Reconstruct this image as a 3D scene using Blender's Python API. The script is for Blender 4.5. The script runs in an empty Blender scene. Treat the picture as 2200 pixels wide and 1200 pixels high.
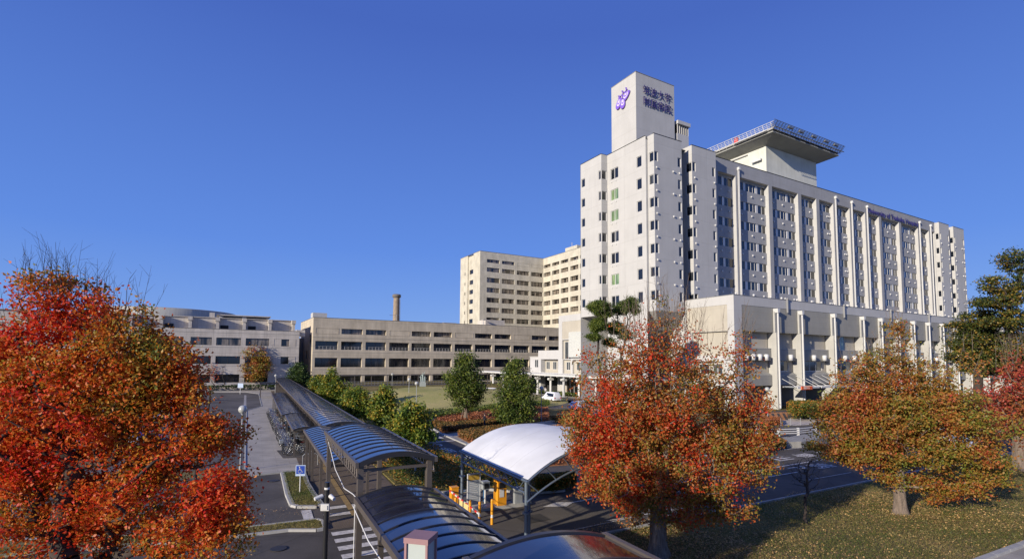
import bpy, bmesh, math, random
import numpy as np
from mathutils import Matrix, Vector
R = math.radians
scene = bpy.context.scene
col = scene.collection
random.seed(7)

# ------------------------------------------------------------------ camera
F_PX, CY, PITCH, ROLL, YAW = 1101.1, 696.47, .06930, .006984, .520719
EYE = 8.0
fwd = np.array([0, math.cos(PITCH), math.sin(PITCH)])
_up = np.array([0, -math.sin(PITCH), math.cos(PITCH)])
_r = np.array([1., 0, 0])
cR, sR = math.cos(ROLL), math.sin(ROLL)
cam_r = cR*_r + sR*_up
cam_u = -sR*_r + cR*_up
cd = bpy.data.cameras.new('camera')
cd.sensor_width = 36
cd.sensor_fit = 'HORIZONTAL'
cd.lens = 36*F_PX/2200
cd.shift_y = (CY-600)/2200
cd.clip_start = .1
cd.clip_end = 3000
cam = bpy.data.objects.new('camera', cd)
col.objects.link(cam)
cam.matrix_world = Matrix(((cam_r[0], cam_u[0], -fwd[0], 0), (cam_r[1], cam_u[1], -fwd[1], 0), (cam_r[2], cam_u[2], -fwd[2], EYE), (0, 0, 0, 1)))
scene.camera = cam

# ------------------------------------------------------------------ sky, sun, exposure
SUN_EL, SUN_AZ = R(17.0), R(44.57+180)     # azimuth of the sun, clockwise from +y
world = bpy.data.worlds.new('World')
scene.world = world
world.use_nodes = True
wn, wl = world.node_tree.nodes, world.node_tree.links
bg = wn['Background']
sky = wn.new('ShaderNodeTexSky')
sky.sky_type = 'NISHITA'
sky.sun_disc = False
sky.sun_elevation = SUN_EL
sky.sun_rotation = SUN_AZ
sky.air_density = 1.0
sky.dust_density = 0.0
sky.ozone_density = 3.0
wtc = wn.new('ShaderNodeTexCoord'); wsp = wn.new('ShaderNodeSeparateXYZ'); wl.new(wtc.outputs['Generated'], wsp.inputs[0])
wcr = wn.new('ShaderNodeValToRGB'); wl.new(wsp.outputs[2], wcr.inputs[0])
wcr.color_ramp.elements[0].position = 0.0; wcr.color_ramp.elements[0].color = (.235, .43, .90, 1)
wcr.color_ramp.elements[1].position = .55; wcr.color_ramp.elements[1].color = (.068, .150, .58, 1)
_e = wcr.color_ramp.elements.new(.2); _e.color = (.125, .285, .84, 1)
wsc = wn.new('ShaderNodeVectorMath'); wsc.operation = 'SCALE'; wsc.inputs['Scale'].default_value = 6.8; wl.new(wcr.outputs[0], wsc.inputs[0])
wmx = wn.new('ShaderNodeMix'); wmx.data_type = 'RGBA'; wmx.inputs['Factor'].default_value = .93
wl.new(sky.outputs[0], wmx.inputs['A']); wl.new(wsc.outputs[0], wmx.inputs['B'])
wl.new(wmx.outputs['Result'], bg.inputs['Color'])
bg.inputs['Strength'].default_value = .11
sl = bpy.data.lights.new('sun', 'SUN')
sl.energy = 5.0
sl.angle = R(.5)
sl.color = (1, .90, .76)
sun = bpy.data.objects.new('sun', sl)
col.objects.link(sun)
sd = Vector((math.sin(SUN_AZ)*math.cos(SUN_EL), math.cos(SUN_AZ)*math.cos(SUN_EL), math.sin(SUN_EL)))
sun.rotation_euler = sd.to_track_quat('Z', 'Y').to_euler()
sun.location = (0, 0, 90)
scene.view_settings.view_transform = 'Standard'
scene.view_settings.look = 'None'
scene.view_settings.exposure = 0.3
scene.view_settings.gamma = 1.0

# ------------------------------------------------------------------ frames and helpers
Ud = np.array([math.cos(YAW), math.sin(YAW)])
Vd = np.array([-math.sin(YAW), math.cos(YAW)])
WA = R(-26.6)
Wd = np.array([math.sin(WA), math.cos(WA)])
Pd = np.array([math.cos(WA), -math.sin(WA)])
WROT = -WA                                   # z rotation of the walkway frame (x = p, y = w)
def uv(u, v, z=0.): q = u*Ud+v*Vd; return (q[0], q[1], z)
def pw(p, w, z=0.): q = p*Pd+w*Wd; return (q[0], q[1], z)
def at(x, y, z=0.):
    "surveyed spot: where the sight line of a photo point meets height z"
    d = (x-1100)/F_PX*cam_r-(y-CY)/F_PX*cam_u+fwd
    t = (z-EYE)/d[2]
    return (d[0]*t, d[1]*t, z)
def to_pw(q): a = np.array(q[:2]); return float(a@Pd), float(a@Wd)

def tag(o, label=None, cat=None, group=None, kind=None):
    if label: o['label'] = label
    if cat: o['category'] = cat
    if group: o['group'] = group
    if kind: o['kind'] = kind
    return o
def thing(name, label, cat, loc=(0, 0, 0), rot=0., group=None):
    o = bpy.data.objects.new(name, None)
    o.empty_display_size = .3
    col.objects.link(o)
    o.location = loc
    o.rotation_euler = (0, 0, rot)
    return tag(o, label, cat, group)
def link(name, me, parent=None, loc=None, rot=None):
    o = bpy.data.objects.new(name, me)
    col.objects.link(o)
    if parent: o.parent = parent
    if loc is not None: o.location = loc
    if rot is not None: o.rotation_euler = rot
    return o
def kids(o): return [c for c in bpy.data.objects if c.parent is o]
def copy_tree(o, parent=None, loc=None, rot=None, label=None, group=None):
    c = o.copy()
    col.objects.link(c)
    if parent is not None: c.parent = parent
    if loc is not None: c.location = loc
    if rot is not None: c.rotation_euler = (0, 0, rot)
    if label: c['label'] = label
    if group: c['group'] = group
    for ch in o.children: copy_tree(ch, c)
    return c

class MB:
    def __init__(s, off=(0, 0, 0)):
        s.v = []; s.f = []; s.m = []; s.sm = []; s.off = off
    def add(s, vs, fs, m=0, smooth=False):
        n = len(s.v)
        s.v += [tuple(v) for v in vs]
        for f in fs:
            s.f.append(tuple(i+n for i in f)); s.m.append(m); s.sm.append(smooth)
    def quad(s, a, b, c, d, m=0): s.add([a, b, c, d], [(0, 1, 2, 3)], m)
    def box(s, x0, x1, y0, y1, z0, z1, m=0):
        s.add([(x0, y0, z0), (x1, y0, z0), (x1, y1, z0), (x0, y1, z0), (x0, y0, z1), (x1, y0, z1), (x1, y1, z1), (x0, y1, z1)],
              [(0, 3, 2, 1), (4, 5, 6, 7), (0, 1, 5, 4), (1, 2, 6, 5), (2, 3, 7, 6), (3, 0, 4, 7)], m)
    def hexa(s, lo, hi, m=0):
        "eight corners: four below, four above"
        s.add(list(lo)+list(hi), [(0, 3, 2, 1), (4, 5, 6, 7), (0, 1, 5, 4), (1, 2, 6, 5), (2, 3, 7, 6), (3, 0, 4, 7)], m)
    def prism(s, pts, z0, z1, m=0, smooth=False):
        n = len(pts)
        s.add([(p[0], p[1], z0) for p in pts]+[(p[0], p[1], z1) for p in pts], [tuple(range(n))[::-1], tuple(range(n, 2*n))], m)
        s.add([(p[0], p[1], z0) for p in pts]+[(p[0], p[1], z1) for p in pts], [(i, (i+1) % n, n+(i+1) % n, n+i) for i in range(n)], m, smooth)
    def tube(s, p0, p1, r0, r1=None, n=8, m=0, caps=True, smooth=True):
        r1 = r0 if r1 is None else r1
        a, b = Vector(p0), Vector(p1)
        d = (b-a)
        if d.length < 1e-6: return
        d.normalize()
        x = d.cross(Vector((0, 0, 1)))
        if x.length < 1e-3: x = Vector((1, 0, 0))
        x.normalize(); y = d.cross(x)
        ring = [(math.cos(2*math.pi*i/n), math.sin(2*math.pi*i/n)) for i in range(n)]
        vs = [a+(x*c+y*q)*r0 for c, q in ring]+[b+(x*c+y*q)*r1 for c, q in ring]
        s.add(vs, [(i, (i+1) % n, n+(i+1) % n, n+i) for i in range(n)], m, smooth)
        if caps: s.add(vs, [tuple(range(n))[::-1], tuple(range(n, 2*n))], m)
    def path(s, pts, r, n=6, m=0):
        for a, b in zip(pts[:-1], pts[1:]): s.tube(a, b, r, r, n, m)
    def lathe(s, prof, c=(0, 0, 0), n=16, m=0, smooth=True):
        vs = []
        for r, z in prof:
            for i in range(n):
                a = 2*math.pi*i/n
                vs.append((c[0]+r*math.cos(a), c[1]+r*math.sin(a), c[2]+z))
        fs = [(j*n+i, j*n+(i+1) % n, (j+1)*n+(i+1) % n, (j+1)*n+i) for j in range(len(prof)-1) for i in range(n)]
        s.add(vs, fs, m, smooth)
    def ball(s, c, rx, ry=None, rz=None, n=12, k=8, m=0):
        ry = rx if ry is None else ry; rz = rx if rz is None else rz
        vs = []
        for j in range(k+1):
            t = math.pi*j/k
            for i in range(n):
                a = 2*math.pi*i/n
                vs.append((c[0]+rx*math.sin(t)*math.cos(a), c[1]+ry*math.sin(t)*math.sin(a), c[2]+rz*math.cos(t)))
        s.add(vs, [(j*n+i, j*n+(i+1) % n, (j+1)*n+(i+1) % n, (j+1)*n+i) for j in range(k) for i in range(n)], m, True)
    def torus(s, c, Rr, r, axis='x', n=20, k=6, m=0):
        vs = []
        for i in range(n):
            a = 2*math.pi*i/n
            for j in range(k):
                b = 2*math.pi*j/k
                q = (Rr+r*math.cos(b))
                e = (r*math.sin(b), q*math.cos(a), q*math.sin(a))
                if axis == 'z': e = (q*math.cos(a), q*math.sin(a), r*math.sin(b))
                if axis == 'y': e = (q*math.cos(a), r*math.sin(b), q*math.sin(a))
                vs.append((c[0]+e[0], c[1]+e[1], c[2]+e[2]))
        s.add(vs, [(i*k+j, ((i+1) % n)*k+j, ((i+1) % n)*k+(j+1) % k, i*k+(j+1) % k) for i in range(n) for j in range(k)], m, True)
    def mesh(s, name, mats):
        me = bpy.data.meshes.new(name)
        o = s.off
        me.from_pydata([(a-o[0], b-o[1], c-o[2]) for a, b, c in s.v], [], s.f)
        for mt in (mats if isinstance(mats, (list, tuple)) else [mats]): me.materials.append(mt)
        me.polygons.foreach_set('material_index', s.m)
        me.polygons.foreach_set('use_smooth', s.sm)
        me.update()
        return me
    def build(s, name, mats, parent=None, loc=None, rot=None):
        return link(name, s.mesh(name, mats), parent, loc, rot)

# ------------------------------------------------------------------ materials
MATS = {}
def new_mat(name):
    m = bpy.data.materials.new(name)
    m.use_nodes = True
    nt = m.node_tree
    return m, nt.nodes, nt.links, nt.nodes['Principled BSDF']
def mat(name, c, rough=.6, metal=0., var=.12, scale=3., bump=0., bscale=40., spec=.5, coat=0., streak=0., emit=0.):
    if name in MATS: return MATS[name]
    m, n, l, b = new_mat(name)
    b.inputs['Roughness'].default_value = rough
    b.inputs['Metallic'].default_value = metal
    b.inputs['Specular IOR Level'].default_value = spec
    if coat: b.inputs['Coat Weight'].default_value = coat
    tc = n.new('ShaderNodeTexCoord')
    if var or streak:
        nz = n.new('ShaderNodeTexNoise'); nz.inputs['Scale'].default_value = scale; nz.inputs['Detail'].default_value = 6; nz.inputs['Roughness'].default_value = .65
        mp = n.new('ShaderNodeMapping'); l.new(tc.outputs['Object'], mp.inputs[0]); l.new(mp.outputs[0], nz.inputs['Vector'])
        if streak: mp.inputs['Scale'].default_value = (1, 1, .12)
        cr = n.new('ShaderNodeMapRange'); cr.inputs[1].default_value = .3; cr.inputs[2].default_value = .7
        k = max(var, streak)
        cr.inputs[3].default_value = 1-k; cr.inputs[4].default_value = 1+k*.6
        l.new(nz.outputs[0], cr.inputs[0])
        mx = n.new('ShaderNodeVectorMath'); mx.operation = 'SCALE'; mx.inputs[0].default_value = c[:3]
        l.new(cr.outputs[0], mx.inputs['Scale']); l.new(mx.outputs[0], b.inputs['Base Color'])
    else: b.inputs['Base Color'].default_value = (*c[:3], 1)
    if emit:
        b.inputs['Emission Color'].default_value = (*c[:3], 1); b.inputs['Emission Strength'].default_value = emit
    if bump:
        n2 = n.new('ShaderNodeTexNoise'); n2.inputs['Scale'].default_value = bscale; n2.inputs['Detail'].default_value = 5
        l.new(tc.outputs['Object'], n2.inputs['Vector'])
        bp = n.new('ShaderNodeBump'); bp.inputs['Strength'].default_value = bump; bp.inputs['Distance'].default_value = .05
        l.new(n2.outputs[0], bp.inputs['Height']); l.new(bp.outputs[0], b.inputs['Normal'])
    MATS[name] = m
    return m
def wall_mat(name, c, jw, jh, joint=.6, jsize=.02, streak=.14, z0=0., tint=.04):
    "cast or panelled wall: joints on a grid, faint runs below edges, blotches"
    if name in MATS: return MATS[name]
    m, n, l, b = new_mat(name)
    b.inputs['Roughness'].default_value = .85
    b.inputs['Specular IOR Level'].default_value = .25
    tc = n.new('ShaderNodeTexCoord'); sp = n.new('ShaderNodeSeparateXYZ'); l.new(tc.outputs['Object'], sp.inputs[0])
    ad = n.new('ShaderNodeMath'); ad.operation = 'ADD'; l.new(sp.outputs[0], ad.inputs[0]); l.new(sp.outputs[1], ad.inputs[1])
    zo = n.new('ShaderNodeMath'); zo.operation = 'ADD'; l.new(sp.outputs[2], zo.inputs[0]); zo.inputs[1].default_value = z0
    cb = n.new('ShaderNodeCombineXYZ'); l.new(ad.outputs[0], cb.inputs[0]); l.new(zo.outputs[0], cb.inputs[1])
    br = n.new('ShaderNodeTexBrick'); br.offset = 0; br.inputs['Scale'].default_value = 1
    br.inputs['Brick Width'].default_value = jw; br.inputs['Row Height'].default_value = jh
    br.inputs['Mortar Size'].default_value = jsize; br.inputs['Mortar Smooth'].default_value = .3
    br.inputs['Color1'].default_value = (1-tint, 1-tint, 1-tint, 1); br.inputs['Color2'].default_value = (1, 1, 1, 1); br.inputs['Mortar'].default_value = (joint, joint, joint, 1)
    l.new(cb.outputs[0], br.inputs['Vector'])
    cs = n.new('ShaderNodeCombineXYZ'); l.new(ad.outputs[0], cs.inputs[0])
    zs = n.new('ShaderNodeMath'); zs.operation = 'MULTIPLY'; zs.inputs[1].default_value = .1; l.new(sp.outputs[2], zs.inputs[0]); l.new(zs.outputs[0], cs.inputs[1])
    nz = n.new('ShaderNodeTexNoise'); nz.inputs['Scale'].default_value = 1.1; nz.inputs['Detail'].default_value = 8; nz.inputs['Roughness'].default_value = .7
    l.new(cs.outputs[0], nz.inputs['Vector'])
    nb = n.new('ShaderNodeTexNoise'); nb.inputs['Scale'].default_value = .35; nb.inputs['Detail'].default_value = 7; l.new(tc.outputs['Object'], nb.inputs['Vector'])
    av = n.new('ShaderNodeMath'); av.operation = 'ADD'; l.new(nz.outputs[0], av.inputs[0]); l.new(nb.outputs[0], av.inputs[1])
    mr = n.new('ShaderNodeMapRange'); mr.inputs[1].default_value = .75; mr.inputs[2].default_value = 1.2; mr.inputs[3].default_value = 1-streak; mr.inputs[4].default_value = 1+streak*.4
    l.new(av.outputs[0], mr.inputs[0])
    m1 = n.new('ShaderNodeVectorMath'); m1.operation = 'SCALE'; l.new(br.outputs['Color'], m1.inputs[0]); l.new(mr.outputs[0], m1.inputs['Scale'])
    m2 = n.new('ShaderNodeVectorMath'); m2.operation = 'MULTIPLY'; m2.inputs[1].default_value = c; l.new(m1.outputs[0], m2.inputs[0])
    l.new(m2.outputs[0], b.inputs['Base Color'])
    MATS[name] = m
    return m
def glass_mat(name, dark, curtain, amount=.45, stripe=3., rough=.06):
    "a window from outside: dark room, pale curtains in folds behind the panes, mirror-like surface"
    if name in MATS: return MATS[name]
    m, n, l, b = new_mat(name)
    b.inputs['Roughness'].default_value = rough
    b.inputs['Specular IOR Level'].default_value = .7
    tc = n.new('ShaderNodeTexCoord'); oi = n.new('ShaderNodeObjectInfo'); sp = n.new('ShaderNodeSeparateXYZ'); l.new(tc.outputs['Object'], sp.inputs[0])
    ad = n.new('ShaderNodeMath'); ad.operation = 'ADD'; l.new(sp.outputs[0], ad.inputs[0]); l.new(sp.outputs[1], ad.inputs[1])
    rz = n.new('ShaderNodeMath'); rz.operation = 'MULTIPLY'; rz.inputs[1].default_value = 37.; l.new(oi.outputs['Random'], rz.inputs[0])
    zz = n.new('ShaderNodeMath'); zz.operation = 'MULTIPLY'; zz.inputs[1].default_value = .12; l.new(sp.outputs[2], zz.inputs[0])
    cb = n.new('ShaderNodeCombineXYZ'); l.new(ad.outputs[0], cb.inputs[0]); l.new(zz.outputs[0], cb.inputs[1]); l.new(rz.outputs[0], cb.inputs[2])
    nz = n.new('ShaderNodeTexNoise'); nz.inputs['Scale'].default_value = .55; nz.inputs['Detail'].default_value = 1; l.new(cb.outputs[0], nz.inputs['Vector'])
    mr = n.new('ShaderNodeMapRange'); mr.inputs[1].default_value = 1-amount-.06; mr.inputs[2].default_value = 1-amount+.06; l.new(nz.outputs[0], mr.inputs[0])
    nf = n.new('ShaderNodeTexNoise'); nf.inputs['Scale'].default_value = stripe; nf.inputs['Detail'].default_value = 3; l.new(cb.outputs[0], nf.inputs['Vector'])
    mf = n.new('ShaderNodeMapRange'); mf.inputs[1].default_value = .35; mf.inputs[2].default_value = .65; mf.inputs[3].default_value = .45; mf.inputs[4].default_value = 1.1; l.new(nf.outputs[0], mf.inputs[0])
    cc = n.new('ShaderNodeVectorMath'); cc.operation = 'SCALE'; cc.inputs[0].default_value = curtain; l.new(mf.outputs[0], cc.inputs['Scale'])
    mx = n.new('ShaderNodeMix'); mx.data_type = 'RGBA'; l.new(mr.outputs[0], mx.inputs['Factor']); mx.inputs['A'].default_value = (*dark, 1); l.new(cc.outputs[0], mx.inputs['B'])
    l.new(mx.outputs['Result'], b.inputs['Base Color'])
    MATS[name] = m
    return m

M_white = wall_mat('white_wall', (.465, .458, .438), 7.05, 4.09, .80, .03, .07, z0=-1.2)
M_whiteR = wall_mat('white_render', (.475, .468, .45), 5.2, 4.1, .82, .02, .06)
M_beige = wall_mat('beige_panel', (.43, .395, .325), 2.6, 2.1, .86, .02, .08)
M_soffit = mat('soffit_grey', (.42, .41, .38), .8, var=.1, scale=.4)
M_trim = mat('white_metal', (.58, .575, .555), .45, var=.06)
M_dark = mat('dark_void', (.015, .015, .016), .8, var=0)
M_roof = mat('roof_grey', (.22, .22, .21), .9, var=.2, scale=.5)
M_brown = wall_mat('brown_concrete', (.53, .46, .35), 5.05, 2.35, .62, .025, .24, z0=.4)
M_cream = wall_mat('cream_concrete', (.54, .50, .40), 3.55, 4.05, .70, .03, .2)
M_pink = wall_mat('pale_concrete', (.55, .50, .435), 2.85, 2.3, .62, .03, .22)
M_pier = wall_mat('pale_pier', (.42, .41, .375), 30, 3., .85, .02, .14)
G_ward = glass_mat('ward_glass', (.010, .013, .020), (.13, .135, .13), .30)
G_warm = glass_mat('curtained_glass', (.012, .011, .010), (.24, .20, .155), .52, 5.)
G_dark = glass_mat('dark_glass', (.010, .010, .010), (.07, .065, .06), .35, 4.)
G_green = glass_mat('green_glass', (.10, .16, .09), (.22, .32, .16), .6)

# ------------------------------------------------------------------ walls with openings
# a face F maps (s along the wall, d into the building, z) to frame coordinates
def FV(v0): return lambda s, d, z: (s, v0+d, z)      # faces -v
def FU(u0): return lambda s, d, z: (u0+d, s, z)      # faces -u
def FUr(u0): return lambda s, d, z: (u0-d, s, z)     # faces +u
def holes_wall(mb, F, s0, s1, z0, z1, holes, t, m=0, mr=None, d0=0.):
    mr = m if mr is None else mr
    S = sorted({s0, s1, *[min(max(h[i], s0), s1) for h in holes for i in (0, 1)]})
    Z = sorted({z0, z1, *[min(max(h[i], z0), z1) for h in holes for i in (2, 3)]})
    for za, zb in zip(Z[:-1], Z[1:]):
        run = None
        for sa, sb in zip(S[:-1], S[1:]):
            cs, cz = (sa+sb)/2, (za+zb)/2
            inside = any(h[0] < cs < h[1] and h[2] < cz < h[3] for h in holes)
            if not inside:
                run = (run[0], sb) if run else (sa, sb)
            if inside or sb == S[-1]:
                if run:
                    a, b = run
                    mb.quad(F(a, d0, za), F(b, d0, za), F(b, d0, zb), F(a, d0, zb), m)
                run = None
    for a, b, c, d in [h[:4] for h in holes]:
        mb.quad(F(a, d0, c), F(a, d0+t, c), F(a, d0+t, d), F(a, d0, d), mr)
        mb.quad(F(b, d0, c), F(b, d0, d), F(b, d0+t, d), F(b, d0+t, c), mr)
        mb.quad(F(a, d0, d), F(b, d0, d), F(b, d0+t, d), F(a, d0+t, d), mr)
        mb.quad(F(a, d0, c), F(a, d0+t, c), F(b, d0+t, c), F(b, d0, c), mr)
def fbox(mb, F, s0, s1, d0, d1, z0, z1, m=0):
    lo = [F(s0, d0, z0), F(s1, d0, z0), F(s1, d1, z0), F(s0, d1, z0)]
    hi = [F(s0, d0, z1), F(s1, d0, z1), F(s1, d1, z1), F(s0, d1, z1)]
    mb.hexa(lo, hi, m)
WCACHE = {}
def window(root, org, kindF, plane, s0, s1, z0, z1, depth, bars=(), glass=None, frame=None, name='window', fw=.06, white=(), hbar=None):
    """a window in an opening: panes (child 'pane') in a frame; bars = mullion spots as fractions; white = solid panels as fraction ranges"""
    frame = frame or M_trim
    key = (kindF.__name__, round(s1-s0, 2), round(z1-z0, 2), tuple(bars), glass.name, frame.name, name, fw, tuple(white), hbar)
    F0 = kindF(0.)
    if key not in WCACHE:
        w, h = s1-s0, z1-z0
        a = MB()
        fbox(a, F0, 0, fw, -.04, .05, 0, h); fbox(a, F0, w-fw, w, -.04, .05, 0, h)
        fbox(a, F0, fw, w-fw, -.05, .05, 0, fw); fbox(a, F0, fw, w-fw, -.04, .05, h-fw, h)
        for b in bars: fbox(a, F0, w*b-fw*.6, w*b+fw*.6, -.035, .05, fw, h-fw)
        for p, q in white: fbox(a, F0, w*p, w*q, -.07, .05, fw, h-fw)
        if hbar: fbox(a, F0, fw, w-fw, -.03, .05, h*hbar-fw*.5, h*hbar+fw*.5)
        g = MB()
        g.quad(F0(fw*.5, 0.01, fw*.5), F0(w-fw*.5, 0.01, fw*.5), F0(w-fw*.5, 0.01, h-fw*.5), F0(fw*.5, 0.01, h-fw*.5))
        WCACHE[key] = (a.mesh(name, frame), g.mesh('pane', glass))
    fm, gm = WCACHE[key]
    p = kindF(plane)(s0, depth-.06, z0)
    o = link(name, fm, root, (p[0]-org[0], p[1]-org[1], p[2]-org[2]))
    link('pane', gm, o)
    return o

# ================================================================== WARD TOWER
TO = (64.4, 63.6, 0)
ROWS = [44.72-4.085*i for i in range(7)]
tower = thing('hospital_tower', 'tall white ward tower with a sign block, stepped corner windows and a raised helicopter deck', 'building', uv(*TO[:2]), YAW)
TOP, OVB = 47.85, 16.6
body = MB(TO)
# long facade: recessed bays between flush piers, plane v = 65
piers = [89.35, 100.0, 110.55, 117.6, 124.6, 131.7, 138.8, 145.5, 155.9, 166.5, 173.1]
bays = []
prev = 83.4
for p in piers:
    bays.append((prev, p-.62)); prev = p+.62
bays.append((prev, 175.9))
RV = .75
zb, zt = 17.5, 45.15
holes_wall(body, FV(65.0), 81.1, 176.0, 16.6, TOP, [(a, b, zb, zt) for a, b in bays], RV, 4, 0)  # shade of the grazing sun is in the wall colour; reveals stay white
wins = []
for bi, (a, b) in enumerate(bays):
    if bi == len(bays)-1: a0, b0 = a+.1, b-.1
    hs_ = [(a+.02, b-.02, z-1.75, z) for z in ROWS]
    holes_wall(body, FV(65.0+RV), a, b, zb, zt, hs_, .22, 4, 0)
    for z in ROWS[:6]: wins.append((a+.02, b-.02, z-1.75, z, bi))
# corner blocks of the near end
PL = lambda a, b: (a, b)
def corner_block(u0, u1, v0, v1, z0, z1, holesV=(), holesU=(), holesUr=(), t=.25):
    holes_wall(body, FV(v0), u0, u1, z0, z1, list(holesV), t)
    holes_wall(body, FU(u0), v0, v1, z0, z1, list(holesU), t)
    holes_wall(body, FUr(u1), v0, v1, z0, z1, list(holesUr), t)
    body.quad((u0, v0, z0), (u1, v0, z0), (u1, v1, z0), (u0, v1, z0), 1)
    body.quad((u0, v0, z1), (u1, v0, z1), (u1, v1, z1), (u0, v1, z1), 2)
cw = []            # openings that get windows: (kind, plane, s0, s1, z0, z1, bars, glass)
def rows_of(kind, plane, s0, s1, n=7, h=1.75, bars=(), glass=None, start=0):
    out = []
    for i in range(start, n):
        z = ROWS[i]
        g = glass or G_ward
        out.append((s0, s1, z-h, z))
        cw.append((kind, plane, s0, s1, z-h, z, bars, g, i))
    return out
# near bay
corner_block(64.9, 71.8, 63.6, 68.5, OVB, TOP,
    rows_of(FV, 63.6, 65.0, 65.85)+rows_of(FV, 63.6, 70.75, 71.62),
    rows_of(FU, 64.9, 63.75, 64.85), rows_of(FUr, 71.8, 63.75, 64.9))
# recess between the two bays
holes_wall(body, FV(66.2), 71.8, 74.5, 14, TOP, rows_of(FV, 66.2, 72.2, 74.2, bars=(.5,)), .2)
corner_block(74.5, 81.1, 63.6, 66.5, 12, TOP,
    rows_of(FV, 63.6, 74.65, 75.5)+rows_of(FV, 63.6, 80.0, 80.82),
    rows_of(FU, 74.5, 63.75, 65.1))
# main left wall with a double and a single window per storey
left_h = rows_of(FU, 64.4, 72.3, 74.5, bars=(.5,), h=2.1)+rows_of(FU, 64.4, 66.15, 67.45, h=2.0)
holes_wall(body, FU(64.4), 65.1, 75.6, 0.0, TOP, left_h, .25)
body.quad((64.4, 65.1, OVB), (64.9, 65.1, OVB), (64.9, 65.1, TOP), (64.4, 65.1, TOP))
corner_block(62.9, 66, 75.4, 81.9, OVB, TOP, rows_of(FV, 75.4, 63.05, 64.2), rows_of(FU, 62.9, 75.6, 76.35)+rows_of(FU, 62.9, 80.5, 81.7))
body.quad((62.9, 81.9, OVB), (70, 81.9, OVB), (70, 81.9, TOP), (62.9, 81.9, TOP))
# far end bays
def far_bay(u0, u1):
    corner_block(u0, u1, 63.95, 66.5, 12, TOP, rows_of(FV, 63.95, u0+.12, u0+.95)+rows_of(FV, 63.95, u1-1.1, u1-.2), rows_of(FU, u0, 64.1, 64.95))
far_bay(176.1, 182.4)
far_bay(185.3, 192.5)
holes_wall(body, FV(66.2), 182.4, 185.3, 14, TOP, rows_of(FV, 66.2, 182.8, 184.9, bars=(.5,)), .2)
# rear, right end, roof with parapet kerb, soffit of the overhang
body.quad((192.5, 66, 12), (192.5, 82, 12), (192.5, 82, TOP), (192.5, 66, TOP))
body.quad((62.9, 82, 0), (192.5, 82, 0), (192.5, 82, TOP), (62.9, 82, TOP))
body.quad((64.4, 65.0, TOP-.5), (192.5, 65.0, TOP-.5), (192.5, 82, TOP-.5), (64.4, 82, TOP-.5), 2)
for a in [(64.4, 64.75, 65.1, 82), (81.1, 192.5, 65.003, 65.35)]:
    body.box(a[0]+.003, a[1]-.003, a[2], a[3], TOP-.6, TOP+.03, 2)
for q in [(64.9, 71.8, 63.6, 63.9), (74.5, 81.1, 63.6, 63.9), (176.1, 182.4, 63.95, 64.2), (185.3, 192.5, 63.95, 64.2)]:
    body.box(q[0]-.04, q[1]+.04, q[2]-.04, q[3], TOP+.002, TOP+.1, 3)
body.box(81.2, 176.0, 64.94, 65.3, TOP+.032, TOP+.12, 3)
body.box(64.34, 64.7, 65.2, 75.4, TOP+.035, TOP+.12, 3)
body.box(62.84, 64.38, 75.4, 81.9, TOP+.003, TOP+.1, 3)
# corbelled soffit under the near bay, and the stem below it
body.hexa([(68.5, 66.5, 13.6), (72.2, 66.5, 13.6), (72.2, 72, 13.6), (68.5, 72, 13.6)], [(64.95, 63.65, OVB-.01), (71.75, 63.65, OVB-.01), (71.75, 72, OVB-.01), (64.95, 72, OVB-.01)], 0)
body.build('wall', [M_white, M_soffit, M_roof, M_dark, wall_mat('white_wall_shaded', (.335, .335, .335), 7.05, 4.09, .82, .03, .12, z0=-1.2)], tower)  # last slot: white wall darkened in colour to give the long facade its shade
for a, b, z0, z1, bi in wins:
    w = b-a
    if w > 8: bars, white = (.12, .44, .57, .87), ((.235, .315), (.65, .73))
    elif w > 5.2: bars, white = (.2, .72), ((.41, .53),)
    elif w > 4: bars, white = (.25, .75), ((.43, .57),)
    else: bars, white = (.5,), ((.0, .08),)
    window(tower, TO, FV, 65.0+RV, a, b, z0, z1, .22, bars, G_ward, M_trim, 'ward_window', .05, white)
for kind, plane, s0, s1, z0, z1, bars, g, i in cw:
    if i == 6 and kind is FV and plane > 60 and s0 > 74: continue
    if kind is FU and plane == 64.4 and s0 > 72 and i in (1, 2, 5): g = G_green
    nm = 'window' if plane == 64.4 else 'corner_window'
    window(tower, TO, kind, plane, s0, s1, z0, z1, .2, bars, g, M_trim, nm, .09)
# pipe covers standing proud of some piers
for p in (piers[0], piers[4], piers[5], piers[6], piers[9], piers[10]):
    q = MB(TO)
    q.box(p+.16, p+.3, 64.72, 64.99, 17.6, 46.4)
    q.box(p-.08, p+.36, 64.5, 64.99, 46.4, 46.95)
    q.tube((p+.0, 64.85, 17.6), (p+.0, 64.85, 46.4), .07, n=8)
    q.build('drainpipe', M_trim, tower)
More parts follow.
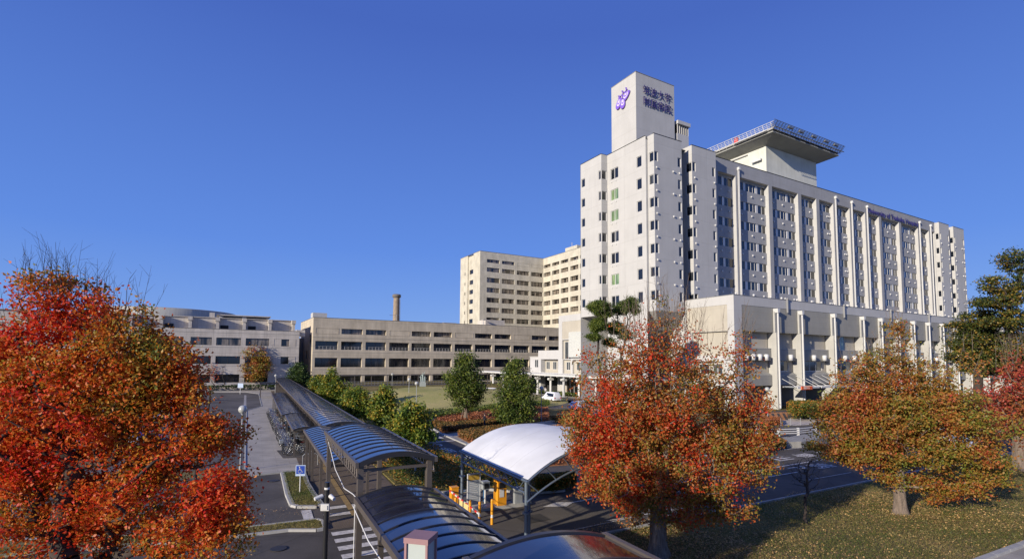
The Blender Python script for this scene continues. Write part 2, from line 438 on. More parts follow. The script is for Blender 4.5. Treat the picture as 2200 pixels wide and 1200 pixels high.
# small ventilation hoods under the windows
hood = MB()
hood.box(-.15, .15, -.2, 0, -.1, .16); hood.box(-.11, .11, -.17, 0, -.15, -.1)
hood_me = hood.mesh('vent_hood', M_trim)
hoodU = MB(); hoodU.box(-.14, 0, -.09, .09, -.12, .15); hoodU_me = hoodU.mesh('vent_hood', M_trim)
spots = []
for i in range(6):
    z = ROWS[i]-2.9
    for u in (65.5, 69.6, 71.2): spots.append(('v', u, 63.6, z))
    for u in (75.2, 80.6): spots.append(('v', u, 63.6, z-.05))
    for v in (74.1, 72.9): spots.append(('u', v, 64.4, z+.35))
for bi, (a, b) in enumerate(bays):
    for i in range(6):
        z = ROWS[i]-2.75
        fr = (.15, .5, .85) if b-a > 8 else ((.3, .75, .88) if bi in (4, 5) else (.3, .75))
        for f in fr: spots.append(('v', a+(b-a)*f, 65.0+RV, z))
for u in (177, 181.6, 186.2, 190.6, 191.9):
    for i in range(6): spots.append(('v', u, 63.95, ROWS[i]-2.9))
rest = MB(TO)
for k, (d, s, pl, z) in enumerate(spots):
    if k < 100:
        if d == 'v': link('vent_hood', hood_me, tower, (s-TO[0], pl-TO[1], z))
        else: link('vent_hood', hoodU_me, tower, (pl-TO[0], s-TO[1], z))
    else: rest.box(s-.17, s+.17, pl-.22, pl, z-.12, z+.17)
tag(rest.build('vent_hood', M_trim, tower), kind='stuff')
# sign block
sb = MB(TO)
SU0, SU1, SV0, SV1, SZ = 64.42, 74.3, 67.4, 74.1, 60.85
sb.box(SU0, SU1, SV0, SV1, TOP-.4, SZ)
sb.box(SU0-.05, SU1+.05, SV0-.05, SV1+.05, SZ+.002, SZ+.09, 1)
sb.build('sign_block', [M_white, M_roof], tower)
# stair penthouse and roof railing behind the sign block
ph = MB(TO)
ph.box(75.05, 78.2, 67.45, 74, TOP-.4, 51.8)
ph.box(75.05, 78.5, 67.2, 74.2, 53.6, 54.3)
ph.box(75.05, 78.1, 67.6, 73.8, 51.8, 53.6, 1)
for i in range(6): ph.box(75.2+i*.58, 75.32+i*.58, 67.46, 67.59, 51.8, 53.6)
ph.build('penthouse', [M_whiteR, G_dark], tower)
rl = MB(TO)
for i in range(5): rl.tube((78.6+i*1.3, 67.6, TOP-.5), (78.6+i*1.3, 67.6, TOP+2.2), .05, n=5)
for z in (.4, .8, 1.2, 1.6, 2.1): rl.tube((78.6, 67.6, TOP+z), (84, 67.6, TOP+z), .035, n=5)
rl.build('railing', mat('grey_metal', (.33, .34, .35), .5, .6), tower)

# helicopter deck on its own plant room
HB = (106.5, 126.5, 70.0, 90.0)
hp = MB(TO)
hp.box(HB[0], HB[1], HB[2], HB[3], TOP-.4, 57.1, 0)
hp.box(HB[0]-.03, HB[0]+.5, HB[2]-.03, HB[2]+.5, TOP-.4, 57.08, 0)
hp.build('helideck_plant_room', [wall_mat('deck_wall', (.60, .60, .53), 2.4, 8, .92, .02, .12)], tower)
DU0, DU1, DV0, DV1 = 103.2, 129.3, 66.1, 91.5
lo = [(HB[0]-.5, HB[2]-.3, 57.1), (HB[1]+.9, HB[2]-.3, 57.1), (HB[1]+.9, 88, 57.1), (HB[0]-.5, 88, 57.1)]
mid = [(DU0, DV0, 58.05), (DU1, DV0, 58.05), (DU1, DV1, 58.05), (DU0, DV1, 58.05)]
hd = MB(TO)
hd.hexa(lo, mid)
hd.box(DU0-.05, DU1+.05, DV0-.05, DV1+.05, 58.052, 58.3)
hd.box(DU0+.1, DU1-.1, DV0+.1, DV1-.1, 58.302, 58.75, 1)
hd.box(DU0-.02, DU1+.02, DV0-.02, DV1+.02, 58.752, 58.95, 2)
hd.build('helideck', [mat('deck_concrete', (.30, .30, .27), .8, var=.15, scale=.3, streak=.15), M_dark, M_trim], tower)
G_metal = MATS['grey_metal']
for side in ('front', 'left'):
    nt_ = MB(TO)
    L0, L1 = (DU0, DU1) if side == 'front' else (DV0, DV1)
    def P3(s, o, z): return (s, DV0-o, z) if side == 'front' else (DU0-o, s, z)
    out, zt_ = (1.25, 60.1) if side == 'front' else (.75, 60.0)
    n = 13
    for i in range(2*n+1):
        s_ = L0+(L1-L0)*i/(2*n)
        nt_.tube(P3(s_, 0, 58.5), P3(s_, out, zt_), .07 if i % 2 == 0 else .04, n=5)
        nt_.tube(P3(s_, .1, 59.2), P3(s_, out, 58.6), .05, n=4)
    for f in (.15, .25, .35, .45, .55, .65, .75, .88, 1.0) if side == 'front' else (.35, .55, .75, 1.0):
        nt_.tube(P3(L0-out, out*f, 58.5+(zt_-58.5)*f), P3(L1+.6, out*f, 58.5+(zt_-58.5)*f), .05 if f < 1 else .07, n=5)
    nt_.tube(P3(L0-out, out, 58.62), P3(L1, out, 58.62), .09, n=5)
    if side == 'front':
        for k in (2, 4, 6.5, 9, 11):
            s_ = L0+(L1-L0)*k/n
            fbox(nt_, lambda a, b, c: (a, b, c), s_, s_+1.6, DV0-1.3, DV0-.9, 59.5, 59.9)
    else:
        nt_.box(DU0-1.0, DU0-.2, DV0+1, DV0+9, 58.45, 58.6)
    nt_.build('safety_net_frame', M_trim if side == 'left' else mat('net_metal', (.20, .21, .21), .45, .5), tower)
ex = MB(TO)
ex.box(DU0-.35, DU0+.1, 74.6, 75.5, 58.96, 60.0)
ex.build('red_equipment_box', mat('red_box', (.75, .03, .02), .5), tower)
aw = MB(TO)
aw.box(105.9, 106.5, 70.9, 73.2, 54.2, 54.4); aw.box(105.7, 105.95, 70.85, 73.25, 53.9, 54.4)
aw.box(106.0, 106.5, 74.5, 79.5, 56.4, 56.55)
aw.build('door_hood', M_trim, tower)

# lettering and crest on the sign block, letters on the long facade
M_purple = mat('sign_purple', (.035, .022, .14), .4, var=0)
M_purple2 = mat('crest_purple', (.19, .10, .52), .5, var=0)
def letters(name, body_, size, material, parent, loc, rot, thick=.12, sx=1., spacing=1., align='LEFT', width=None, fit='x'):
    c = bpy.data.curves.new(name, 'FONT')
    c.body = body_; c.size = size; c.extrude = thick/2; c.align_x = align
    c.space_character = spacing; c.resolution_u = 3
    c.offset = size*(-.008 if size > 1.8 else .006)
    t = bpy.data.objects.new(name, c)
    col.objects.link(t)
    bpy.context.view_layer.update()
    me = bpy.data.meshes.new_from_object(t.evaluated_get(bpy.context.evaluated_depsgraph_get()))
    bpy.data.objects.remove(t)
    me.materials.clear(); me.materials.append(material)
    o = link(name, me, parent, loc, rot)
    if width:
        xs = [v.co.x for v in me.vertices]; sx = width/(max(xs)-min(xs))
    o.scale = (sx, 1, 1)
    return o
def loc_t(u, v, z): return (u-TO[0], v-TO[1], z)
letters('sign_lettering', '筑波大学', 1.85, M_purple, tower, loc_t(66.0, SV0-.17, 57.25), (R(90), 0, 0), .08, width=7.1)
letters('sign_lettering', '附属病院', 1.85, M_purple, tower, loc_t(66.0, SV0-.17, 55.1), (R(90), 0, 0), .08, width=7.1)
letters('facade_lettering', 'University of Tsukuba Hospital', 1.75, M_purple, tower, loc_t(139.1, 65.0-.2, 45.35), (R(90), 0, 0), .08, width=26.4)
cr = MB(TO)
def blob2(cx, cz, ra, rb, ang, d0, d1, m, n=18, pinch=0.):
    pts = []
    for i in range(n):
        a = 2*math.pi*i/n
        x, y = ra*math.cos(a)*(1-pinch*math.sin(a)), rb*math.sin(a)
        pts.append((cx+x*math.cos(ang)-y*math.sin(ang), cz+x*math.sin(ang)+y*math.cos(ang)))
    vs = [(SU0-d0, 0-p[0], p[1]) for p in pts]+[(SU0-d1, 0-p[0], p[1]) for p in pts]
    vs = [(a, b*1.08+CREST[0], c*.88+CREST[1]) for a, b, c in vs]
    cr.add(vs, [tuple(range(n)), tuple(range(n, 2*n))]+[(i, (i+1) % n, n+(i+1) % n, n+i) for i in range(n)], m)
CREST = (70.85, 56.75)      # v of its middle, height;  local x runs to the right as seen from outside
# leaves of the crest
for x, z, ra, rb, an in ((-.85, -.15, .62, 1.15, -.35), (.12, -.55, .62, 1.2, .05), (.95, .55, .62, 1.25, -.85)):
    blob2(x, z, ra, rb, an, .12, .3, 0, pinch=.18)
    for k in range(3):
        q = .42-.12*k
        blob2(x+.05, z+.15+.12*k, q, q*1.6, an, .3, .306+.002*k, k % 2 + 1, pinch=.1)
# flower stems
for x0, z0, x1, z1 in ((-.55, .6, -.75, 1.6), (.0, .5, .15, 2.2), (.5, .8, 1.1, 2.35)):
    for k in range(5):
        f = k/4
        blob2(x0+(x1-x0)*f+(.17 if k % 2 else -.17), z0+(z1-z0)*f, .2-.02*k, .2-.02*k, 0, .12, .26, 0, n=10)
    blob2((x0+x1)/2, (z0+z1)/2, .07, (z1-z0)/2+.1, -(x1-x0)/(z1-z0), .1, .2, 0, n=8)
cr.build('crest', [M_purple2, mat('crest_pale', (.62, .56, .80), .5, var=0), M_purple2], tower)

# ================================================================== PODIUM
PO = (72.3, 53.84, 0)
pod = thing('hospital_podium', 'low white wing with beige panels and deep white fins in front of the tower', 'building', uv(*PO[:2]), YAW)
PT = 18.84
pb = MB(PO)
PV, PU, PR = 53.84, 72.3, 190.0
fins = [82.9, 90.0, 100.5, 110.9, 118.0, 125.1, 131.9, 139.0, 146.1, 153.2, 160.3, 170.8, 181.3]
PD = 1.05
# upper volume front, with white frame band and beige panels set back a little
holes_wall(pb, FV(PV), PU, PR, 13.03, PT, [(74.3, PR-2, 13.03, 17.3)], .05)
pb.quad((74.3, PV+.05, 13.03), (PR-2, PV+.05, 13.03), (PR-2, PV+.05, 17.3), (74.3, PV+.05, 17.3), 4)  # panel beige darkened: shade of the low-angle sun put into its colour
# corner pier down to the ground, lower body set back behind the fins
pb.quad((PU, PV, 0), (74.3, PV, 0), (74.3, PV, 13.03), (PU, PV, 13.03))
pb.quad((74.3, PV, 0), (74.3, PV+PD, 0), (74.3, PV+PD, 13.03), (74.3, PV, 13.03))
pb.quad((74.3, PV, 13.03), (PR, PV, 13.03), (PR, PV+PD, 13.03), (74.3, PV+PD, 13.03), 2)
edges = [74.3]+fins+[PR]
G_pod = glass_mat('podium_glass', (.04, .05, .06), (.11, .12, .12), .5, 2.)
for i, (a, b) in enumerate(zip(edges[:-1], edges[1:])):
    a_, b_ = a+(.45 if i else 0), b-.45
    wide = b-a > 8
    # upper recessed wall (third storey), parapet, second storey with windows, parapet, open ground storey
    hole2 = []
    if i >= 1: hole2 = [(a_+.25, b_-1.3, 6.35, 8.1)]
    hole3 = []
    if i % 3 == 0 and i: hole3 = [(a_+(b_-a_)*.45, a_+(b_-a_)*.62, 10.32, 13.0)]
    holes_wall(pb, FV(PV+PD), a_, b_, 10.32, 13.03, hole3, .1, 3)
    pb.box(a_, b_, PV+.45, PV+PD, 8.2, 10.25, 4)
    pb.box(a_-.02, b_+.02, PV+.41, PV+PD-.01, 10.252, 10.33, 0)
    holes_wall(pb, FV(PV+PD), a_, b_, 6.2, 8.2, hole2, .12, 3)
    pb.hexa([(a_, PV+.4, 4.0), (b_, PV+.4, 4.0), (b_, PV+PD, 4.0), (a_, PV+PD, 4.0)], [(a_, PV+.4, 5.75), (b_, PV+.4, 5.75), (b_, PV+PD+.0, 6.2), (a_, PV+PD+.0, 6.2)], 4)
    gh = [(a_+.5, (a_+b_)/2-.3, 0.05, 2.9), ((a_+b_)/2+.3, b_-.8, .9 if i % 2 else .05, 2.9)]
    holes_wall(pb, FV(PV+5.4), a_, b_, 0, 4.0, gh, .15, 5)
    pb.quad((a_, PV+PD, 4.001), (b_, PV+PD, 4.001), (b_, PV+5.4, 4.001), (a_, PV+5.4, 4.001), 2)
    for h in hole2: window(pod, PO, FV, PV+PD, *h, .12, (.25, .5, .75) if wide else (.5,), G_pod, M_trim, 'window', .08)
    for h in hole3: window(pod, PO, FV, PV+PD, *h, .1, (), glass_mat('tall_glass', (.16, .24, .25), (.2, .3, .3), .5), M_trim, 'tall_window', .05)
    for h in gh: window(pod, PO, FV, PV+5.4, *h, .15, (.33, .66), G_dark, mat('bronze_frame', (.06, .05, .045), .4, .4), 'ground_floor_window', .07)
    # round lamps on the second parapet
    nl = 4 if i == 0 else (2 if wide else 1)
    for k in range(nl):
        x = a_+(b_-a_)*((k+1.2)/(nl+.8)) if i else 75.3+k*1.75
        q = MB(PO); q.lathe([(0, -.5), (.36, -.5), (.38, .48), (.2, .55), (0, .55)], (x, PV+.06, 8.75), 14); q.box(x-.1, x+.1, PV+.3, PV+.44, 8.7, 8.9)
        q.build('wall_lamp', M_trim, pod)
# left face (towards the forecourt) with its panel, recess and entrance block
LF = [(55.1, 63.5, 13.03, 17.35), (92.6, 101.6, 13.1, 17.3), (55.1, 62.5, 9.0, 13.0), (98.0, 101.6, 8.3, 12.9), (98.1, 101.4, 4.9, 8.17), (93, 97.4, 4.9, 8.17),
      (56, 63, 4.9, 8.0), (84, 91, 4.9, 8.0), (68, 80, 4.9, 8.0), (68, 80, 9.6, 12.6), (56, 64, .1, 3.9), (67, 79, .1, 3.9), (82, 90, .1, 3.9), (92.5, 101, .1, 3.9)]
holes_wall(pb, FU(PU), PV, 103.05, 0, PT, LF, .5)
for k, (a, b, c, d) in enumerate(LF):
    dep = .05 if k < 2 else .5
    if k < 2: pb.quad((PU+.06, a, c), (PU+.06, b, c), (PU+.06, b, d), (PU+.06, a, d), 1)
    elif k == 2:
        pb.quad((PU+.5, a, c), (PU+.5, b, c), (PU+.5, b, d), (PU+.5, a, d), 1)
    else:
        hh = []
        if d-c > 3.5: hh = [(a+.4, b-.4, c, d-.4)]
        elif b-a > 5: hh = [(a+.6+q*2.6, a+.6+q*2.6+1.9, c+.9, d-.4) for q in range(int((b-a-.8)//2.6))]
        else: hh = [(a+.9, b-.9, c+.8, d-.5)]
        holes_wall(pb, FU(PU+.5), a, b, c, d, hh, .12, 1)
        for h in hh: window(pod, PO, FU, PU+.5, *h, .12, (.5,) if h[1]-h[0] < 3 else (.2, .4, .6, .8), G_pod if d > 4.5 else G_dark, M_trim, 'window' if d > 4.5 else 'entrance_glazing', .08)
# white louvred screen box and lower entrance blocks
sc_ = MB(PO)
sc_.box(PU-.9, PU-.003, 90.6, 97.7, 8.77, 14.6)
for k in range(24): sc_.box(PU-.95, PU-.9, 90.7+k*.292, 90.85+k*.292, 8.85, 14.55)
sc_.build('louvre_screen', mat('louvre_pale', (.55, .56, .53), .6), pod)
pb.quad((PU, 103.05, 0), (95, 103.05, 0), (95, 103.05, PT), (PU, 103.05, PT))
holes_wall(pb, FU(PU+.02), 103.05, 112.3, 0, 10.3, [(103.3, 111, 4.95, 8.28), (103.6, 111, .1, 3.9)], 1.4)
holes_wall(pb, FU(PU+1.42), 103.05, 111, 4.95, 8.28, [(103.3, 105.6, 5.7, 7.7), (106.0, 107.6, 5.7, 7.7), (109, 110.6, 5.7, 7.7)], .12, 1)
for h in [(103.3, 105.6, 5.7, 7.7), (106.0, 107.6, 5.7, 7.7), (109, 110.6, 5.7, 7.7)]: window(pod, PO, FU, PU+1.42, *h, .12, (.5,), G_pod, M_trim, 'window', .08)
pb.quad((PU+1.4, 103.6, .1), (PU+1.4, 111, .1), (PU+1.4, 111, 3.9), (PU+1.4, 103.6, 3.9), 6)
pb.box(PU+.03, 92, 103.06, 112.29, 10.302, 10.5)
pb.quad((PU, 112.3, 0), (92, 112.3, 0), (92, 112.3, 10.3), (PU, 112.3, 10.3))
pb.box(PU+.5, 86, 112.31, 117, 4.6, 8.8)
pb.box(PU+.4, 86.1, 112.32, 117.1, 8.802, 9.0, 2)
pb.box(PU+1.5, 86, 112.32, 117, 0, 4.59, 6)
window(pod, PO, FU, PU+.43, 112.9, 114.6, 6.1, 8.2, .1, (.5,), G_pod, M_trim, 'window', .08)
# roof, parapet coping
pb.quad((PU, PV, PT-1.3), (PR, PV, PT-1.3), (PR, 65.0, PT-1.3), (PU, 65.0, PT-1.3), 2)
pb.box(PU+.002, PR, PV+.002, PV+.35, PT-1.2, PT)
pb.box(PU+.002, PU+.35, PV+.36, 63.55, PT-1.2, PT)
pb.box(PU+.36, PU+.7, 82, 103, PT-1.2, PT)
pb.box(PU-.04, PR, PV-.04, PV+.4, PT+.002, PT+.09, 7)
pb.box(PU-.04, PU+.4, PV+.41, 63.5, PT+.002, PT+.09, 7)
pb.quad((PR, PV, 0), (PR, 66, 0), (PR, 66, PT), (PR, PV, PT))
pb.build('wall', [M_whiteR, M_beige, M_soffit, M_beige, wall_mat('front_beige_shaded', (.31, .30, .265), 3.5, 1.02, .8, .02, .1), M_whiteR, M_dark, mat('coping_grey', (.2, .2, .2), .6)], pod)  # front beige is darkened in colour for this face's grazing light
for k, f in enumerate(fins):
    q = MB(PO)
    # fin: full depth low down, tapering into the upper volume
    q.hexa([(f-.32, PV-.52, 0), (f+.32, PV-.52, 0), (f+.32, PV+PD, 0), (f-.32, PV+PD, 0)], [(f-.32, PV-.52, 13.0), (f+.32, PV-.52, 13.0), (f+.32, PV+PD, 13.0), (f-.32, PV+PD, 13.0)], 1)
    q.box(f-.3, f+.3, PV-.3, PV-.002, 13.03, 16.6, 1)
    q.box(f+.02, f+.2, PV-.75, PV-.53, .2, 16.6, 0)
    q.hexa([(f-.15, PV-.85, 16.4), (f+.3, PV-.85, 16.4), (f+.3, PV-.01, 16.4), (f-.15, PV-.01, 16.4)], [(f-.3, PV-.9, 17.1), (f+.44, PV-.9, 17.1), (f+.44, PV-.01, 17.1), (f-.3, PV-.01, 17.1)], 0)
    q.box(f-.32, f+.42, PV+PD, PV+5.4, 0, 4.0, 1)
    q.build('fin', [M_trim, M_pier], pod)
# downpipes over the parapet
for u in (86.6, 104.9, 123, 140.5):
    q = MB(PO)
    q.box(u-.16, u+.16, PV-.4, PV-.05, PT+.1, PT+.35); q.box(u-.12, u+.12, PV-.3, PV-.05, 16.6, PT+.1)
    q.build('downpipe', mat('pipe_grey', (.25, .25, .25), .5), pod)
for k in range(24):
    q = MB(PO); u = 73.2+k*4.1+(k % 3)*.5
    q.ball((u, PV+.2, PT+.3), .2, n=8, k=6); q.tube((u, PV+.2, PT+.09), (u, PV+.2, PT+.2), .05, n=5)
    q.build('roof_lamp', M_trim, pod)
# glass entrance canopies hung on rods, with an orange sign
for a, b in ((83.4, 89.7), (90.3, 100.1)):
    q = MB(PO)
    q.box(a, b, PV-3.4, PV-.9, 3.7, 3.82, 1)
    q.box(a, b, PV-3.5, PV-3.4, 3.6, 3.9, 0)
    q.box(a, b, PV-.98, PV-.88, 3.68, 3.88, 0)
    n = 3 if b-a < 8 else 5
    for i in range(n):
        x = a+.4+(b-a-.8)*i/(n-1)
        q.tube((x, PV-3.1, 3.85), (x, PV+.4, 5.6), .04, n=6)
        q.ball((x, PV-3.0, 3.92), .09, n=8, k=5)
        q.box(x-.03, x+.03, PV-3.4, PV-.9, 3.83, 3.87, 0)
    q.build('entrance_canopy', [M_trim, mat('canopy_glass', (.10, .12, .13), .1)], pod)
q = MB(PO); q.box(84.3, 87.4, PV-3.6, PV-3.51, 3.42, 4.0); sg = q.build('entrance_sign', mat('orange_sign', (.75, .12, .02), .5, var=0), pod)
letters('lettering', '救急入口', .42, M_trim, sg, (84.85-PO[0], PV-3.62-PO[1], 3.56), (R(90), 0, 0), .02)
# porch roof on round columns along the left face
q = MB(PO)
q.box(65.0, PU-.01, 66, 118, 4.55, 4.75); q.box(64.9, 65.0, 66, 118, 4.5, 4.9)
q.box(65.0, PU-.01, 118.002, 140, 4.55, 4.75); q.box(64.9, 65.0, 118.002, 140, 4.5, 4.9)
for k in range(30): q.box(65.1, PU-.02, 67+k*2.4, 67.2+k*2.4, 4.3, 4.55)
q.build('porch_roof', M_trim, pod)
for k, v in enumerate((70.2, 75.7, 81.4, 86.9, 92.4, 97.5, 103, 108.6, 114.2, 119.8, 125.6)):
    q = MB(PO)
    q.lathe([(.27, 0), (.27, 3.9)], (66.2, v, 0), 12)
    q.box(65.6, 66.8, v-.3, v+.3, 3.5, 4.0); q.ball((65.6, v, 3.75), .3, n=8, k=6); q.ball((66.8, v, 3.75), .3, n=8, k=6)
    q.box(66.05, 66.35, v-.15, v+.15, 4.0, 4.55)
    q.build('column', M_trim, pod)

# ================================================================== BROWN LABORATORY WING
K = 146/135.4
def kz(z): return 8+(z-8)*K
BO = (20.5*K, 146.0, 0)
bw = thing('brown_building', 'long brown concrete block of four storeys with rows of dark windows behind the lawn', 'building', uv(*BO[:2]), YAW)
m_ = MB(BO)
BU0, BU1, BVv = 20.5*K, 96*K, 146.0
wx = [(21.09, 26.57), (27.35, 32.69), (33.53, 38.93), (39.82, 45.3), (46.0, 51.5), (52.4, 57.9), (58.8, 64.4), (65.2, 70.8), (71.7, 77.3), (78.2, 83.9), (84.8, 90.2), (91.2, 95.6)]
rows_b = [(14.33, 15.7), (10.33, 12.45), (5.9, 8.24), (1.9, 3.98)]
hb = []
for i, (a, b) in enumerate(wx):
    for r, (c, d) in enumerate(rows_b): hb.append((a*K, b*K, kz(c), kz(d), r, i))
panel = [h for h in hb if h[4] == 0 and h[5] in (0, 3, 6, 9)]
op = [h for h in hb if h not in panel]
holes_wall(m_, FV(BVv), BU0, BU1, 0, kz(18.27), [h[:4] for h in op], .9)
for h in panel:
    fbox(m_, FV(BVv), h[0], h[1], -.06, -.002, h[2]-.05, h[2]); fbox(m_, FV(BVv), h[0], h[1], -.06, -.002, h[3], h[3]+.06)
    fbox(m_, FV(BVv), h[0]-.06, h[0], -.06, -.002, h[2]-.05, h[3]+.06); fbox(m_, FV(BVv), h[1], h[1]+.06, -.06, -.002, h[2]-.05, h[3]+.06)
for z in (13.35, 9.6, 5.3): fbox(m_, FV(BVv), BU0, BU1, -.03, -.002, kz(z), kz(z)+.06, 1)
ls = [(149, 152, 12.2, 14.6), (155, 158, 8, 10.2)]
holes_wall(m_, FU(BU0), BVv, 170, 0, kz(18.27), ls, .3)
m_.quad((BU1, BVv, 0), (BU1, 170, 0), (BU1, 170, 19), (BU1, BVv, 19))
m_.quad((BU0, BVv, kz(18.27)-.5), (BU1, BVv, kz(18.27)-.5), (BU1, 170, kz(18.27)-.5), (BU0, 170, kz(18.27)-.5), 1)
m_.box(BU0-.03, BU1, BVv-.03, BVv+.4, kz(18.27)+.002, kz(18.27)+.12, 2)
m_.box(BU0-.03, BU0+.4, BVv+.41, 170, kz(18.27)+.002, kz(18.27)+.12, 2)
m_.build('wall', [M_brown, M_roof, mat('coping_dark', (.12, .11, .10), .7)], bw)
M_bronze = MATS['bronze_frame']
for h in op:
    r, i = h[4], h[5]
    bars = {0: (.18, .5, .82), 1: (.5,), 2: (.33, .66), 3: (.5,)}[r]
    window(bw, BO, FV, BVv, h[0], h[1], h[2], h[3], .85, bars, G_warm if r == 0 else G_dark, M_bronze, 'window', .08)
for h in ls: window(bw, BO, FU, BU0, *h, .28, (.5,), G_dark, M_bronze, 'side_window', .08)
# balcony rails in the second row
for h in op:
    if h[4] == 1:
        q = MB(BO); n = 6; w = h[1]-h[0]
        for f in (0, .45, .85): q.box(h[0]+.05, h[1]-.05, BVv+.22, BVv+.27, h[2]+f, h[2]+f+.04)
        for k in range(n+1): x = h[0]+.1+(w-.2)*k/n; q.box(x-.03, x+.03, BVv+.21, BVv+.28, h[2], h[2]+.88)
        q.build('balcony_rail', mat('rail_pale', (.48, .47, .45), .5), bw)
q = MB(BO)      # rooftop stair head and boxes
zr = kz(18.27)-.5
q.box(76, 83.2, 150, 156, zr, zr+2.6); q.build('stair_head', [M_pink], bw)
q = MB(BO); q.box(62, 66.5, 152, 157, zr, zr+1.2); q.build('plant_box', [M_pink], bw)
q = MB(BO); q.box(24, 28, 160, 164, zr, zr+3); q.build('water_tank', [M_white], bw)
q = MB(BO)
q.tube((45.5, 148, zr), (45.5, 148, zr+2.6), .06, n=5); q.tube((43.4, 148, zr+2.3), (46.4, 148, zr+2.4), .05, n=4); q.tube((45, 147.6, zr+2.0), (45, 148.6, zr+2.0), .04, n=4)
q.build('antenna', G_metal, bw)
q = MB(BO)
q.box(74.6, 74.8, 149, 149.2, zr, zr+2.0); q.lathe([(0, 0), (.5, .1), (.75, .35)], (74.7, 148.7, zr+2.2), 12)
q.build('dish', M_trim, bw)

# ================================================================== PALE WING AT THE LEFT
K2 = 147/122
def kz2(z): return 8+(z-8)*K2
LO = (15.7*K2, 147.0, 0)
lw = thing('pale_building', 'pale concrete block with a recessed top storey of buttresses beside the parking lot', 'building', uv(*LO[:2]), YAW)
m_ = MB(LO)
LU0, LU1 = -36*K2, 15.65*K2
wxl = [(-31, -27), (-25.6, -21.6), (-20.3, -16.2), (-15, -10.9), (-10.1, -6.0), (-4.8, -1.1), (-.3, 4.2), (5.1, 9.6)]
rl_ = [(10.64, 12.22), (6.78, 8.41), (2.94, 4.63)]
holes = [(a*K2, b*K2, kz2(c), kz2(d)) for a, b in wxl for c, d in rl_]+[(12.0*K2, 13.6*K2, kz2(c), kz2(d)) for c, d in rl_[:2]]
LT = kz2(13.95)
holes_wall(m_, FV(147.), LU0, LU1, 0, LT, holes, .45)
for c, d in rl_[:2]:
    for x in (10.5, 14.9): fbox(m_, FV(147.), x*K2-.06, x*K2, -.05, -.002, kz2(c), kz2(d))
    for z in (c, d): fbox(m_, FV(147.), 10.5*K2, 14.9*K2, -.05, -.002, kz2(z)-.03, kz2(z)+.03)
for z in (10.2, 6.4, 13.2): fbox(m_, FV(147.), LU0, LU1, -.03, -.002, kz2(z), kz2(z)+.06, 1)
m_.quad((LU1, 147, 0), (LU1, 168, 0), (LU1, 168, LT), (LU1, 147, LT))
m_.quad((LU0, 147, LT-.4), (LU1, 147, LT-.4), (LU1, 168, LT-.4), (LU0, 168, LT-.4), 1)
m_.box(LU0, LU1+.03, 146.97, 147.3, LT+.002, LT+.1, 2)
# set-back top storey with buttresses
T2 = 18.2
th = [(6.4*K2-.9, 6.4*K2+1.2, LT-.2, LT+1.2), (-.2, 1.6, LT-.2, LT+1.2), (-14, -10, LT-.1, LT+1.8)]
holes_wall(m_, FV(150.6), LU0, 14.8*K2, LT-.5, T2, [], .3)
m_.quad((14.8*K2, 150.6, LT-.5), (14.8*K2, 166, LT-.5), (14.8*K2, 166, T2), (14.8*K2, 150.6, T2))
m_.quad((LU0, 150.6, T2-.2), (14.8*K2, 150.6, T2-.2), (14.8*K2, 166, T2-.2), (LU0, 166, T2-.2), 1)
for x in (-30, -25, -20, -15, -10, -5.1, -.2, 4.8, 9.8, 14.6):
    u = x*K2
    m_.hexa([(u-.35, 149.2, LT-.4), (u+.35, 149.2, LT-.4), (u+.35, 150.6, LT-.4), (u-.35, 150.6, LT-.4)], [(u-.35, 149.2, T2-.9), (u+.35, 149.2, T2-.9), (u+.35, 150.6, T2-.9), (u-.35, 150.6, T2-.9)])
    m_.box(u-.5, u+.5, 148.9, 150.59, T2-.9, T2+.05)
m_.box(LU0, 14.8*K2, 150.3, 150.6, T2-.05, T2+.1)
for c in (1.3, 7.6, -10.5):
    m_.box(c-.9, c+.9, 150.45, 150.59, LT, LT+1.2, 3)
m_.box(0, 12, 158, 164, T2-.2, T2+1.2); m_.box(-.6, 12.6, 157.5, 164.5, T2+1.2, T2+1.45); m_.box(1, 5.5, 157.95, 158, T2+.3, T2+1.0, 3); m_.box(6.5, 11.5, 157.95, 158, T2+.3, T2+1.0, 3)
m_.box(-2.2, -1, 156, 157.2, T2, T2+1.7)
m_.box(15.7*K2-.8, 15.7*K2+1.4, 147.6, 150, LT-1.2, LT+.5)
m_.build('wall', [M_pink, M_roof, MATS['coping_dark'], M_dark], lw)
for h in holes: window(lw, LO, FV, 147., *h, .4, (.5,) if h[1]-h[0] > 3 else (), G_warm if h[2] > 10 else G_dark, M_bronze, 'window', .08)
q = MB(LO)
q.lathe([(18.5, 0), (18.5, 4.4), (18.1, 4.5), (18.1, 4.0), (0, 3.9)], (-13.8, 186, 17.2), 64)
q.build('round_drum', mat('drum_grey', (.40, .39, .34), .8, var=.1, streak=.15), lw)
q = MB(LO)
q.box(19.4, 22.0, 163, 170, 0, 14.0)
q.build('link_block', M_dark if False else mat('link_grey', (.2, .19, .18), .9), lw)

